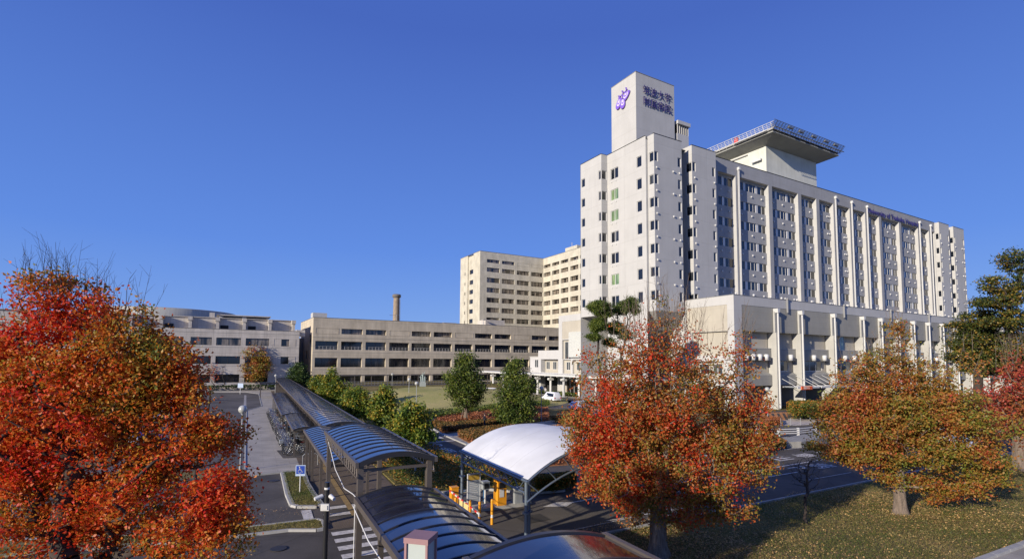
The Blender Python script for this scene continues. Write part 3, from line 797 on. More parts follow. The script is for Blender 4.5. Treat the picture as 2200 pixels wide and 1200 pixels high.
# ================================================================== OLD WARD TOWER
OO = (91.0, 185.0, 0)
ow = thing('old_hospital_tower', 'cream concrete tower with two wings at an angle and rows of dark windows, far behind', 'building', uv(*OO[:2]), YAW)
m_ = MB(OO)
OT = 52.1
ozr = [(47.75, 49.1), (43.95, 45.7)]+[(39.55-4.09*i+.0, 41.55-4.09*i) for i in range(8)]
ou = [(94.1, 100.0), (101.1, 107.1), (108.3, 114.4), (115.4, 121.3)]
U2 = 121.7
h1 = [(a, b, c, d) for a, b in ou for c, d in ozr if not (d > 49 and a > 105)]
holes_wall(m_, FV(185.), 91.0, U2, 0, OT, h1, .5)
for a, b in ou[2:]:
    fbox(m_, FV(185.), a, b, -.06, -.002, 47.7, 47.78); fbox(m_, FV(185.), a, b, -.06, -.002, 49.1, 49.18)
    fbox(m_, FV(185.), a-.05, a, -.06, -.002, 47.7, 49.18); fbox(m_, FV(185.), b, b+.05, -.06, -.002, 47.7, 49.18)
ov = [(179.6, 184.7), (173.1, 178.4), (166.8, 172.0), (160.1, 165.4), (154.2, 159.1), (147.5, 153)]
h2 = [(a, b, c, d) for a, b in ov for c, d in ozr]
holes_wall(m_, FU(U2), 140, 185, 0, OT, h2, 1.0)
h3 = [(199.2, 199.9, c, c+1.3) for c, d in ozr[1:]]
h4 = [(192.5, 196.0, c, c+1.8) for c, d in ozr[1:]]
holes_wall(m_, FU(91.), 185, 191.2, 0, OT, [], .3)
holes_wall(m_, FU(91.5), 191.2, 196.8, 0, OT-.2, h4, .3)
holes_wall(m_, FU(91.), 196.8, 204.4, 0, OT, h3, .3)
for v in (191.2, 196.8): m_.quad((91, v, 0), (91.5, v, 0), (91.5, v, OT), (91, v, OT))
m_.quad((91, 185, OT-.3), (150, 185, OT-.3), (150, 204.4, OT-.3), (91, 204.4, OT-.3), 1)
m_.quad((U2, 140, OT-.3), (150, 140, OT-.3), (150, 185, OT-.3), (U2, 185, OT-.3), 1)
m_.box(91.0, U2, 184.95, 185.3, OT+.002, OT+.15, 2); m_.box(U2-.05, U2+.3, 140, 184.94, OT+.002, OT+.15, 2)
m_.box(90.95, 91.3, 185.31, 204.4, OT+.002, OT+.15, 2)
m_.box(124, 131, 164, 172, OT-.3, OT+2.4); m_.tube((124.5, 168, OT+2.4), (124.5, 168, OT+4.2), .1, n=5)
m_.build('wall', [M_cream, M_roof, MATS['coping_dark']], ow)
for h in h1: window(ow, OO, FV, 185., *h, .45, (.33, .66), G_warm, M_bronze, 'window', .09)
for h in h2: window(ow, OO, FU, U2, *h, .95, (.33, .66), G_warm, M_bronze, 'side_window', .09)
for h in h3: window(ow, OO, FU, 91., *h, .28, (), G_dark, M_bronze, 'small_window', .06)
for h in h4: window(ow, OO, FU, 91.5, *h, .28, (.5,), G_dark, M_bronze, 'stair_window', .08)

# chimney far behind the brown block
cx = at(851.5, 700, 26.)
cx = uv(58.3, 190)
ch = thing('chimney', 'tall round brick-coloured chimney with a flared cap behind the brown block', 'chimney', cx)
q = MB(); q.lathe([(1.5, 0), (1.15, 31.2)], (0, 0, 0), 20); q.build('shaft', mat('chimney_brick', (.30, .235, .17), .9, var=.35, scale=.8), ch)
q = MB(); q.lathe([(1.15, 31.2), (1.6, 31.5), (1.6, 32.4), (1.25, 32.6), (1.0, 32.0), (0, 32.0)], (0, 0, 0), 20); q.build('cap', mat('chimney_cap', (.16, .14, .12), .9), ch)
q = MB()
for k in range(60): q.box(1.1, 1.45, -.25, .25, 2+k*.48, 2.06+k*.48)
q.box(1.42, 1.46, -.28, -.24, 1, 31); q.box(1.42, 1.46, .24, .28, 1, 31); q.build('ladder', G_metal, ch)

# ================================================================== GROUND
def asphalt(name, c, patch=.25, spot=.12):
    m, n, l, b = new_mat(name)
    b.inputs['Roughness'].default_value = .85; b.inputs['Specular IOR Level'].default_value = .3
    tc = n.new('ShaderNodeTexCoord')
    a1 = n.new('ShaderNodeTexNoise'); a1.inputs['Scale'].default_value = .22; a1.inputs['Detail'].default_value = 8; a1.inputs['Roughness'].default_value = .6; l.new(tc.outputs['Object'], a1.inputs['Vector'])
    a2 = n.new('ShaderNodeTexNoise'); a2.inputs['Scale'].default_value = 28; a2.inputs['Detail'].default_value = 3; l.new(tc.outputs['Object'], a2.inputs['Vector'])
    vo = n.new('ShaderNodeTexVoronoi'); vo.feature = 'DISTANCE_TO_EDGE'; vo.inputs['Scale'].default_value = .16; l.new(tc.outputs['Object'], vo.inputs['Vector'])
    cr = n.new('ShaderNodeMapRange'); cr.inputs[1].default_value = 0; cr.inputs[2].default_value = .012; cr.inputs[3].default_value = .72; cr.inputs[4].default_value = 1; l.new(vo.outputs['Distance'], cr.inputs[0])
    m1 = n.new('ShaderNodeMapRange'); m1.inputs[1].default_value = .3; m1.inputs[2].default_value = .7; m1.inputs[3].default_value = 1-patch; m1.inputs[4].default_value = 1+patch; l.new(a1.outputs[0], m1.inputs[0])
    m2 = n.new('ShaderNodeMapRange'); m2.inputs[1].default_value = .3; m2.inputs[2].default_value = .7; m2.inputs[3].default_value = 1-spot; m2.inputs[4].default_value = 1+spot; l.new(a2.outputs[0], m2.inputs[0])
    x = n.new('ShaderNodeMath'); x.operation = 'MULTIPLY'; l.new(m1.outputs[0], x.inputs[0]); l.new(m2.outputs[0], x.inputs[1])
    y = n.new('ShaderNodeMath'); y.operation = 'MULTIPLY'; l.new(x.outputs[0], y.inputs[0]); l.new(cr.outputs[0], y.inputs[1])
    v = n.new('ShaderNodeVectorMath'); v.operation = 'SCALE'; v.inputs[0].default_value = c; l.new(y.outputs[0], v.inputs['Scale']); l.new(v.outputs[0], b.inputs['Base Color'])
    bp = n.new('ShaderNodeBump'); bp.inputs['Strength'].default_value = .25; bp.inputs['Distance'].default_value = .02; l.new(a2.outputs[0], bp.inputs['Height']); l.new(bp.outputs[0], b.inputs['Normal'])
    MATS[name] = m
    return m
def turf(name, c1, c2, c3, s=.35):
    m, n, l, b = new_mat(name)
    b.inputs['Roughness'].default_value = .95; b.inputs['Specular IOR Level'].default_value = .1
    tc = n.new('ShaderNodeTexCoord')
    a1 = n.new('ShaderNodeTexNoise'); a1.inputs['Scale'].default_value = s; a1.inputs['Detail'].default_value = 9; a1.inputs['Roughness'].default_value = .7; l.new(tc.outputs['Object'], a1.inputs['Vector'])
    a2 = n.new('ShaderNodeTexNoise'); a2.inputs['Scale'].default_value = 9; a2.inputs['Detail'].default_value = 6; l.new(tc.outputs['Object'], a2.inputs['Vector'])
    ad = n.new('ShaderNodeMath'); ad.operation = 'ADD'; l.new(a1.outputs[0], ad.inputs[0]); l.new(a2.outputs[0], ad.inputs[1])
    hv = n.new('ShaderNodeMath'); hv.operation = 'MULTIPLY'; hv.inputs[1].default_value = .5; l.new(ad.outputs[0], hv.inputs[0])
    cr = n.new('ShaderNodeValToRGB'); l.new(hv.outputs[0], cr.inputs[0])
    cr.color_ramp.elements[0].position = .38; cr.color_ramp.elements[0].color = (*c1, 1)
    cr.color_ramp.elements[1].position = .62; cr.color_ramp.elements[1].color = (*c3, 1)
    e = cr.color_ramp.elements.new(.5); e.color = (*c2, 1)
    l.new(cr.outputs[0], b.inputs['Base Color'])
    bp = n.new('ShaderNodeBump'); bp.inputs['Strength'].default_value = .8; bp.inputs['Distance'].default_value = .06; l.new(a2.outputs[0], bp.inputs['Height']); l.new(bp.outputs[0], b.inputs['Normal'])
    MATS[name] = m
    return m
def paver(name, c1, c2, w, h, mort=(.5, .5, .5), rot=WROT):
    m, n, l, b = new_mat(name)
    b.inputs['Roughness'].default_value = .85
    tc = n.new('ShaderNodeTexCoord'); mp = n.new('ShaderNodeMapping'); mp.inputs['Rotation'].default_value = (0, 0, -rot); l.new(tc.outputs['Object'], mp.inputs[0])
    br = n.new('ShaderNodeTexBrick'); br.inputs['Scale'].default_value = 1; br.inputs['Brick Width'].default_value = w; br.inputs['Row Height'].default_value = h
    br.inputs['Mortar Size'].default_value = .012; br.inputs['Color1'].default_value = (*c1, 1); br.inputs['Color2'].default_value = (*c2, 1); br.inputs['Mortar'].default_value = (*[x*k for x, k in zip(c1, mort)], 1)
    l.new(mp.outputs[0], br.inputs['Vector'])
    a1 = n.new('ShaderNodeTexNoise'); a1.inputs['Scale'].default_value = .6; a1.inputs['Detail'].default_value = 8; l.new(tc.outputs['Object'], a1.inputs['Vector'])
    m1 = n.new('ShaderNodeMapRange'); m1.inputs[1].default_value = .3; m1.inputs[2].default_value = .7; m1.inputs[3].default_value = .78; m1.inputs[4].default_value = 1.15; l.new(a1.outputs[0], m1.inputs[0])
    v = n.new('ShaderNodeVectorMath'); v.operation = 'SCALE'; l.new(br.outputs['Color'], v.inputs[0]); l.new(m1.outputs[0], v.inputs['Scale']); l.new(v.outputs[0], b.inputs['Base Color'])
    MATS[name] = m
    return m
M_asph = asphalt('asphalt', (.084, .074, .064), .42, .2)
M_asph2 = asphalt('asphalt_old', (.098, .088, .078), .42, .2)
M_asph3 = asphalt('asphalt_brownish', (.105, .092, .078))
M_turf = turf('autumn_turf', (.07, .08, .025), (.165, .135, .05), (.28, .20, .095))
M_lawn = turf('dry_lawn', (.22, .24, .07), (.36, .32, .12), (.46, .36, .17), .12)
M_conc = paver('path_concrete', (.33, .30, .25), (.37, .335, .28), 1.8, .9, (.7, .7, .7))
M_brick = paver('brown_pavers', (.155, .115, .080), (.125, .095, .070), .2, .1)
M_kerb = mat('kerb_stone', (.36, .35, .32), .85, var=.2, scale=1.5)
M_paint = mat('road_paint', (.60, .565, .52), .7, var=.42, scale=7.)
M_soil = turf('red_groundcover', (.16, .075, .035), (.28, .12, .055), (.38, .19, .09), .6)
def sheet(name, pts, z, m, kind='structure', thick=0.):
    bm = bmesh.new()
    vs = [bm.verts.new((p[0], p[1], z)) for p in pts]
    f = bm.faces.new(vs)
    bmesh.ops.recalc_face_normals(bm, faces=[f])
    if f.normal.z < 0: f.normal_flip()
    bmesh.ops.triangulate(bm, faces=bm.faces[:])
    if thick:
        r_ = bmesh.ops.extrude_face_region(bm, geom=bm.faces[:])
        for v in r_['geom']:
            if isinstance(v, bmesh.types.BMVert): v.co.z -= thick
    me = bpy.data.meshes.new(name); bm.to_mesh(me); bm.free()
    me.materials.append(m)
    return tag(link(name, me), kind=kind)
def PX(*ps, z=0.): return [at(x, y, z) for x, y in ps]
def PWs(*ps): return [pw(p, w) for p, w in ps]
def UVs(*ps): return [uv(u, v) for u, v in ps]
gg = MB(); gg.quad((-1200, -400, 0), (1400, -400, 0), (1400, 1900, 0), (-1200, 1900, 0)); tag(gg.build('ground', M_turf), kind='structure')
sheet('road', PWs((-90, 21.0), (9.2, 19.5), (14, 19.7), (45, 20.9), (160, 22), (160, 33), (50, 32.2), (36, 31.6), (24, 31.9), (17.6, 27.2), (13, 29.3), (10.4, 29.6), (8.2, 26.6), (-90, 26.6)), .006, M_asph)
sheet('forecourt_road', PWs((-90, 3), (9.4, 3), (9.2, 19.6), (-90, 21.1)), .004, M_asph)
sheet('service_lane', PWs((14.2, 27.5), (17.7, 27.3), (24.2, 31.8), (22.2, 38), (21.2, 48), (21.4, 60), (23, 130), (14, 130), (14.2, 50)), .010, M_asph)
sheet('toll_apron', PWs((9.6, 20.2), (24, 20.6), (24, 27.3), (17.8, 26.9), (13, 29.1), (10.5, 29.3), (9.4, 26)), .014, M_asph3)
sheet('driveway', PX((-500, 1065), (535, 1023), (604, 1016), (613, 1045), (624, 1088), (640, 1092), (690, 1093), (706, 1146), (560, 1160), (-500, 1240)), .012, M_asph)
sheet('parking_lot', PX((-900, 842), (425, 842), (530, 843), (555, 846), (561, 872), (530, 881), (527, 1005), (400, 1012), (-900, 1040)), .02, M_asph2)
sheet('path', PX((-900, 839), (420, 839), (600, 836), (640, 850), (745, 1000), (690, 1010), (604, 1015), (535, 1022), (526, 1018), (520, 1004), (-900, 1060)), .008, M_conc)
sheet('paving', PWs((3.38, 30.1), (8.1, 30.1), (8.4, 45), (8.6, 140), (3.9, 140), (3.3, 42)), .018, M_brick)
sheet('driveway', PWs((3.2, 26.3), (8.4, 26.3), (10.2, 29.4), (8.3, 30.15), (3.2, 30.15)), .009, M_asph)
sheet('crossing_island', PWs((3.3, 25.75), (8.2, 25.75), (8.2, 27.45), (3.3, 27.45)), .022, M_brick)
sheet('bicycle_stand_floor', PX((572, 887), (603, 885), (660, 936), (607, 938)), .026, M_asph2)
sheet('scooter_stand_floor', PX((594, 967), (668, 965), (676, 981), (608, 984)), .026, M_asph2)
def kerb(name, pts, w=.14, h=.13, closed=False, z=0., m=None):
    q = MB()
    n = len(pts)
    for i in range(n if closed else n-1):
        a, b = Vector(pts[i][:2]), Vector(pts[(i+1) % n][:2])
        d = (b-a)
        L = d.length
        if L < 1e-4: continue
        d.normalize(); s = Vector((-d.y, d.x))*w/2
        k = max(1, int(L/1.2))
        for j in range(k):
            p0, p1 = a+d*(L*j/k+.008), a+d*(L*(j+1)/k-.008)
            q.hexa([(*(p0+s), z), (*(p1+s), z), (*(p1-s), z), (*(p0-s), z)], [(*(p0+s*.85), z+h), (*(p1+s*.85), z+h), (*(p1-s*.85), z+h), (*(p0-s*.85), z+h)])
    return tag(q.build(name, m or M_kerb), kind='structure')
isl = PX((607, 1017), (652, 1014), (660, 1040), (672, 1060), (690, 1085), (682, 1090), (640, 1090), (628, 1087), (618, 1064))
sheet('verge', isl, .10, M_turf, thick=.1); kerb('kerb', isl, .3, .13, True)
strip = PX((-700, 1195), (300, 1152), (554, 1133), (680, 1118), (692, 1121), (698, 1138), (680, 1141), (620, 1141), (480, 1158), (-700, 1250))
sheet('verge', strip, .10, M_turf, thick=.1); kerb('kerb', strip, .16, .13, True)
kerb('kerb', PX((420, 841), (530, 842), (556, 845.5), (562, 872), (530, 881.5), (527, 960), (526, 1010)), .12, .05)
kerb('kerb', PX((535, 1023), (604, 1016), (652, 1013.5)), .15, .12)
# planting bed between the covered walk and the lane
bed1 = PWs((8.3, 30.4), (10.4, 29.8), (13, 29.5), (15.2, 27.4), (17.2, 27.1), (17.4, 27.9), (14.6, 34), (14.1, 45), (14.0, 62), (14, 100), (8.6, 100), (8.4, 45))
sheet('planting_bed', bed1, .07, M_turf, thick=.07); kerb('kerb', bed1[:7]+[pw(14.6, 34), pw(14.1, 45), pw(14.0, 62), pw(14, 100)], .2, .14)
kerb('kerb', PWs((21.3, 48), (21.4, 58), (22, 76)), .2, .14)
kerb('kerb', PWs((24.3, 32), (36, 31.9), (52, 32.4), (90, 33.2)), .2, .14)
kerb('kerb', PWs((9.4, 19.6), (14, 19.75), (27, 20.2), (45, 21.0), (90, 21.9)), .15, .1)
bed2 = PX((933, 903), (950, 931), (1045, 920), (1110, 914), (1180, 902), (1178, 880), (1085, 874), (1000, 886), (945, 895))
sheet('planting_bed', bed2, .06, M_soil, thick=.06)
walk2 = PX((945, 934), (1050, 920.5), (1185, 903), (1290, 893), (1420, 885), (1420, 898), (1300, 908), (1200, 925), (1050, 937), (990, 943), (1018, 955), (1004, 957))
sheet('footpath', walk2, .03, M_conc)
kerb('kerb', PX((925, 917), (947, 932), (1004, 956), (1060, 985), (1120, 1008)), .25, .13)
bed3 = PX((982, 937), (1035, 929), (1110, 922), (1190, 921), (1250, 912), (1320, 906), (1500, 925), (1550, 950), (1480, 962), (1260, 996), (1130, 1004), (1065, 985), (1015, 956))
sheet('planting_bed', bed3, .05, M_soil, thick=.05)
# forecourt asphalt round the island and in front of the podium
sheet('forecourt_road', UVs((48, 70), (72, 70), (72, 58), (65, 45), (100, 44), (150, 46), (150, 52), (72.5, 52), (66, 64), (66, 120), (52, 124), (30, 124), (26, 118), (48, 100), (50, 84)), .013, M_asph2)
sheet('podium_apron', UVs((66, 66), (150, 52.5), (190, 52.5), (190, 60), (72, 60), (72, 140), (64.5, 140)), .02, M_conc)
sheet('loop_road', PX((1470, 915), (1560, 905), (1625, 908), (1660, 914), (1710, 915), (1780, 911), (1900, 903), (2060, 900), (2060, 912), (1900, 918), (1790, 932), (1712, 937), (1580, 939), (1480, 934)), .024, M_asph2)
sheet('light_paving', PX((1640, 906), (1690, 899), (1760, 899), (1900, 893), (1900, 902), (1780, 910), (1710, 914), (1668, 913)), .03, mat('light_paving', (.50, .43, .35), .85, var=.15, scale=1.5))
sheet('crossing_paint', PX((1632, 898), (1646, 886), (1692, 885), (1692, 902), (1665, 904)), .032, mat('orange_paving', (.50, .21, .07), .8, var=.2))
q = MB()
for k in range(5):
    a = [at(1640+k*12, 899+k*.6, .036), at(1646+k*12, 899.6+k*.6, .036), at(1637+k*12+1, 887, .036), at(1631+k*12+1, 887, .036)]
    if k: q.quad(*a)
tag(q.build('crossing_stripes', mat('dark_paving', (.06, .05, .045), .85)), kind='structure')
# path edge at the lower right corner
sheet('path', PWs((20, 10.35), (60, 11.0), (60, 6), (20, 6)), .05, M_conc); kerb('kerb', PWs((20, 10.45), (34, 10.65), (60, 11.1)), .28, .16)

# lawn mound and the raised street behind it
N = 90
gx, gy = np.meshgrid(np.linspace(-1, 1, N), np.linspace(-1, 1, N))
cxm, cym, rxm, rym, hm = -14., 104., 27., 27., 2.3
rr = np.sqrt(gx**2+gy**2)
t = np.clip((1-rr)/.8, 0, 1); hgt = hm*(t*t*(3-2*t))
hgt += .12*np.sin(gx*9+1)*np.cos(gy*7)*t
q = MB()
vs = [(cxm+gx[i, j]*rxm, cym+gy[i, j]*rym, float(hgt[i, j])-.03) for i in range(N) for j in range(N)]
fs = [(i*N+j, i*N+j+1, (i+1)*N+j+1, (i+1)*N+j) for i in range(N-1) for j in range(N-1) if rr[i, j] < 1.03]
q.add(vs, fs, 0, True); tag(q.build('lawn_mound', M_lawn), kind='structure')
q = MB()
tr = UVs((24, 122), (70, 122), (70, 145.9), (22, 145.9))
q.hexa([(a[0], a[1], 0) for a in UVs((24, 116), (70, 118), (70, 145.9), (22, 145.9))], [(a[0], a[1], 1.6) for a in tr])
tag(q.build('terrace', M_turf), kind='structure')
sheet('terrace_street', UVs((24, 123), (70, 123), (70, 131), (24, 131)), 1.62, M_asph2)

# road paint
def lines_pw(name, segs, z=.034):
    q = MB()
    for (p0, w0, p1, w1, wd) in segs:
        a, b = Vector(pw(p0, w0)[:2]), Vector(pw(p1, w1)[:2])
        d = (b-a).normalized(); s = Vector((-d.y, d.x))*wd/2
        q.quad((*(a+s), z), (*(b+s), z), (*(b-s), z), (*(a-s), z))
    return tag(q.build(name, M_paint), kind='structure')
lines_pw('crosswalk', [(3.45, w, 7.4, w+.02, .5) for w in (29.45, 28.15, 25.1, 24.1, 23.1, 22.1, 21.1, 20.1, 19.1)])
sheet('crosswalk', PX((646, 1097), (668, 1095), (674.5, 1116), (653, 1118)), .034, M_paint)
lines_pw('lane_lines', [(18, 25.6, 30, 25.98, .16), (30, 25.98, 48.3, 27.2, .16), (48.3, 27.2, 90, 28.6, .16), (22, 24.0, 35.6, 24.58, .14), (34, 22.65, 39.1, 22.84, .07), (16, 21.3, 22, 21.35, .09), (38, 21.25, 90, 22.3, .1),
    (32.3, 28.1, 33.1, 28.1, .3), (28, 30.9, 60, 31.6, .1), (13.0, 20.8, 17.5, 21.2, .1)])
lines_pw('stop_line', [(16.0, 48.3, 18.9, 48.5, .32)])
lines_pw('arrow_marking', [(15.4, 24.75, 19.4, 25.15, .16)])
q = MB(); q.add([(*pw(14.4, 24.8)[:2], .035), (*pw(15.6, 24.3)[:2], .035), (*pw(16.4, 24.84)[:2], .035), (*pw(15.5, 25.25)[:2], .035)], [(0, 1, 2, 3)]); tag(q.build('arrow_marking', M_paint), kind='structure')
lines_pw('lane_bars', [(17.3, 50.3, 17.2, 56, .5), (18.5, 51, 18.4, 57.5, .5), (16.2, 50, 16.1, 56, .4)])
q = MB(); a0, b0 = Vector(at(527, 849)[:2]), Vector(at(526, 884)[:2]); dd_ = (b0-a0); nn_ = Vector((-dd_.y, dd_.x)).normalized()*.2
for k in range(15):
    a, b = a0+dd_*(k/15), a0+dd_*((k+.5)/15); q.quad((*(a+nn_), .036), (*(b+nn_), .036), (*(b-nn_), .036), (*(a-nn_), .036))
tag(q.build('parking_dashes', M_paint), kind='structure')
q = MB()
for r_ in range(4):
    for k in range(16):
        a = pw(-7-k*2.6, 66+r_*17); b = pw(-7-k*2.6, 71+r_*17); d = Vector((b[0]-a[0], b[1]-a[1])).normalized(); s = Vector((-d.y, d.x))*.07
        q.quad((a[0]+s.x, a[1]+s.y, .034), (b[0]+s.x, b[1]+s.y, .034), (b[0]-s.x, b[1]-s.y, .034), (a[0]-s.x, a[1]-s.y, .034))
tag(q.build('parking_bays', M_paint), kind='structure')
lines_pw('tactile_strip', [(4.9, 27.5, 4.9, 44, .3)], .036)
bpy.data.objects['tactile_strip'].data.materials[0] = mat('tactile_ochre', (.30, .20, .08), .8, var=.3, scale=4)
def road_text(txt, loc, ang, size, sy):
    o = letters('road_lettering', txt, size, M_paint, None, (loc[0], loc[1], .036), (0, 0, ang), .002)
    o.scale = (1, sy, 1)
    return tag(o, kind='structure')
for ch_, (p, w) in zip(('大', '曲', 'ら'), ((14.9, 39.2), (14.9, 42.6), (15.0, 46.0))): road_text(ch_, pw(p, w), WROT, 1.25, 2.2)
for ch_, (p, w) in zip(('出', '車', '名'), ((38.4, 29.3), (41.6, 29.4), (45, 29.5))): road_text(ch_, pw(p, w), WROT-math.pi/2, 1.6, 1.5)
for ch_, (p, w) in zip(('P', '病', '院'), ((36.2, 25.9), (38.6, 26.0), (42.2, 26.2))): road_text(ch_, pw(p, w), WROT-math.pi/2, 1.5, 1.6)

# ================================================================== COVERED WALK
M_frame = mat('bronze_paint', (.16, .135, .115), .4, .5, var=.12, scale=2, spec=.6)
def poly_roof(name, c, rough):
    m, n, l, b = new_mat(name)
    b.inputs['Specular IOR Level'].default_value = .8; b.inputs['IOR'].default_value = 1.58
    b.inputs['Coat Weight'].default_value = .6; b.inputs['Coat Roughness'].default_value = .05
    tc = n.new('ShaderNodeTexCoord'); nz = n.new('ShaderNodeTexNoise'); nz.inputs['Scale'].default_value = .8; nz.inputs['Detail'].default_value = 6; nz.inputs['Roughness'].default_value = .7
    mp = n.new('ShaderNodeMapping'); mp.inputs['Rotation'].default_value = (0, 0, -WROT); mp.inputs['Scale'].default_value = (1.2, .6, 1); l.new(tc.outputs['Object'], mp.inputs[0]); l.new(mp.outputs[0], nz.inputs['Vector'])
    mr = n.new('ShaderNodeMapRange'); mr.inputs[1].default_value = .35; mr.inputs[2].default_value = .7; mr.inputs[3].default_value = rough*.6; mr.inputs[4].default_value = rough*1.9; l.new(nz.outputs[0], mr.inputs[0]); l.new(mr.outputs[0], b.inputs['Roughness'])
    mc = n.new('ShaderNodeMapRange'); mc.inputs[1].default_value = .4; mc.inputs[2].default_value = .75; mc.inputs[3].default_value = .8; mc.inputs[4].default_value = 1.8; l.new(nz.outputs[0], mc.inputs[0])
    v = n.new('ShaderNodeVectorMath'); v.operation = 'SCALE'; v.inputs[0].default_value = c; l.new(mc.outputs[0], v.inputs['Scale']); l.new(v.outputs[0], b.inputs['Base Color'])
    MATS[name] = m
    return m
M_rib = mat('dark_rib', (.045, .045, .050), .35, .4, var=.1)
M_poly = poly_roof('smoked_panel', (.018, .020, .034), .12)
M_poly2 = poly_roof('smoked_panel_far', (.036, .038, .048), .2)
def arch_roof(name, label, p0, p1, w0, w1, ze, rise, rib, posts, group=None, m=None, lattice=False, pr=.075, seg=14, ribr=.028):
    org = pw((p0+p1)/2, w0)
    root = thing(name, label, 'canopy', (org[0], org[1], 0), WROT, group)
    hw = (p1-p0)/2; L = w1-w0
    def zf(x): return ze+rise*(1-(x/hw)**2)
    a = MB()
    xs = [-hw+2*hw*i/seg for i in range(seg+1)]
    k = max(1, int(L/3))
    for j in range(k):
        y0, y1 = L*j/k, L*(j+1)/k
        vs = [(x, y, zf(x)) for y in (y0, y1) for x in xs]+[(x, y, zf(x)-.02) for y in (y0, y1) for x in xs]
        n = seg+1
        a.add(vs, [(i, i+1, n+i+1, n+i) for i in range(seg)], 0, True)
        a.add(vs, [(2*n+i, 2*n+i+1, 3*n+i+1, 3*n+i) for i in range(seg)], 0, True)
    a.build('roof_panel', m or M_poly, root)
    nr = max(2, int(round(L/rib)))
    rm = []
    for big in (False, True):
        b = MB(); r_ = ribr*(1.8 if big else 1); e_ = .05*(3 if big else 1)
        lo_ = [(x, zf(x)-e_) for x in xs]; hi_ = [(x, zf(x)+.03) for x in xs]; n = len(xs)
        vs = [(x, yy, z) for yy in (-r_, r_) for x, z in lo_+hi_]
        o2 = 2*n
        fs = []
        for i in range(n-1):
            fs += [(i, i+1, n+i+1, n+i), (o2+i, o2+n+i, o2+n+i+1, o2+i+1), (n+i, n+i+1, o2+n+i+1, o2+n+i), (i, o2+i, o2+i+1, i+1)]
        fs += [(0, n, o2+n, o2), (n-1, o2+n-1, o2+2*n-1, 2*n-1)]
        b.add(vs, fs)
        rm.append(b.mesh('rib', M_rib))
    for j in range(nr+1): link('rib', rm[j in (0, nr)], root, (0, L*j/nr, 0))
    for s in (-1, 1):
        c = MB(); x = s*hw
        c.box(min(x-.02*s, x+.09*s), max(x-.02*s, x+.09*s), -.06, L+.06, ze-.14, ze+.05)
        c.build('gutter', M_frame, root)
        if lattice:
            c = MB()
            c.box(x-.03, x+.03, .05, L-.05, ze-.52, ze-.46)
            kk = int(L/.42)
            for i in range(kk+1):
                y = .1+(L-.2)*i/kk
                c.tube((x, y, ze-.46), (x, min(L-.05, y+.2), ze-.14), .022, n=4)
            c.build('lattice_beam', M_frame, root)
    for y in posts:
        for s in (-1, 1):
            x = s*(hw-.14)
            c = MB(); c.box(x-pr, x+pr, y-pr*.9, y+pr*.9, .02, ze-.1); c.box(x-pr-.05, x+pr+.05, y-pr-.05, y+pr+.05, .0, .05)
            if lattice: c.box(x-pr+.0, x+pr, y+pr*1.1, y+pr*2.0, .02, ze-.1)
            c.build('post', M_frame, root)
        c = MB(); c.box(-hw+.14, hw-.14, y-.04, y+.04, ze-.34, ze-.24); c.build('tie_beam', M_frame, root)
    return root
G1 = 'arched roofs of the covered walk'
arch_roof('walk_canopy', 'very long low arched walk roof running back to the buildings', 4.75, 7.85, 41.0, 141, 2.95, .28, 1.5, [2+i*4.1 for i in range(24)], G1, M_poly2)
arch_roof('walk_canopy', 'low arched blue-reflecting roof section partly under the taller portal roof', 3.5, 6.4, 27.6, 41.0, 2.75, .26, .85, [.6, 3.9, 8.6, 10.4, 12.9], G1)
arch_roof('walk_canopy', 'tall arched portal roof with lattice side beams over the driveway crossing', 3.32, 6.08, 18.4, 27.2, 4.4, .30, .8, [.25, 8.5], G1, None, True, .095)
arch_roof('walk_canopy', 'low dark arched roof section between the two taller roofs over the zebra crossing', 3.3, 6.05, 8.2, 18.35, 3.25, .26, .8, [.4, 3.8, 7.0], G1)
arch_roof('walk_canopy', 'nearest tall dark arched roof at the bottom edge, its near end cut by the photo', 3.42, 6.3, 2.6, 8.45, 4.56, .22, 1.35, [.4, 5.3], G1, None, False, .09, 18, .035)
# bicycle shelters
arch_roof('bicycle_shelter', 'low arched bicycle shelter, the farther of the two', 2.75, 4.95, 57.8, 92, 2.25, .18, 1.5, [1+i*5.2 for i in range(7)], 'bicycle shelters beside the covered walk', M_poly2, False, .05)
arch_roof('bicycle_shelter', 'low arched bicycle shelter, the nearer one with blue reflections', 3.05, 5.0, 45.6, 57.2, 2.25, .18, .9, [.6, 5.8, 11], 'bicycle shelters beside the covered walk', None, False, .05)
arch_roof('waiting_shelter', 'small flat-looking shelter roof on one leg by the far end of the path', 1.2, 5.1, 116, 119, 2.9, .08, 1.5, [1.5], None, M_poly2, False, .1)
# cable along the portal roof post
q = MB()
pts = [pw(3.36, 26.9, 4.1), pw(3.3, 25.5, 3.9), pw(3.3, 23.5, 3.25), pw(3.3, 21, 3.0), pw(3.32, 19.2, 3.2), pw(3.3, 18.6, 3.25), pw(3.28, 18.55, .2)]
q.path(pts, .02, 6); tag(q.build('cable', M_trim), 'white cable sagging along the side of the tall portal roof', 'cable')
q = MB(); q.path([pw(3.2, 18.4, 3.0), pw(3.15, 15.5, 2.75), pw(3.15, 12, 2.8), pw(3.2, 9, 3.0)], .022, 6); tag(q.build('cable', M_trim), 'thin cable hanging along the gutter of the low dark roof', 'cable')

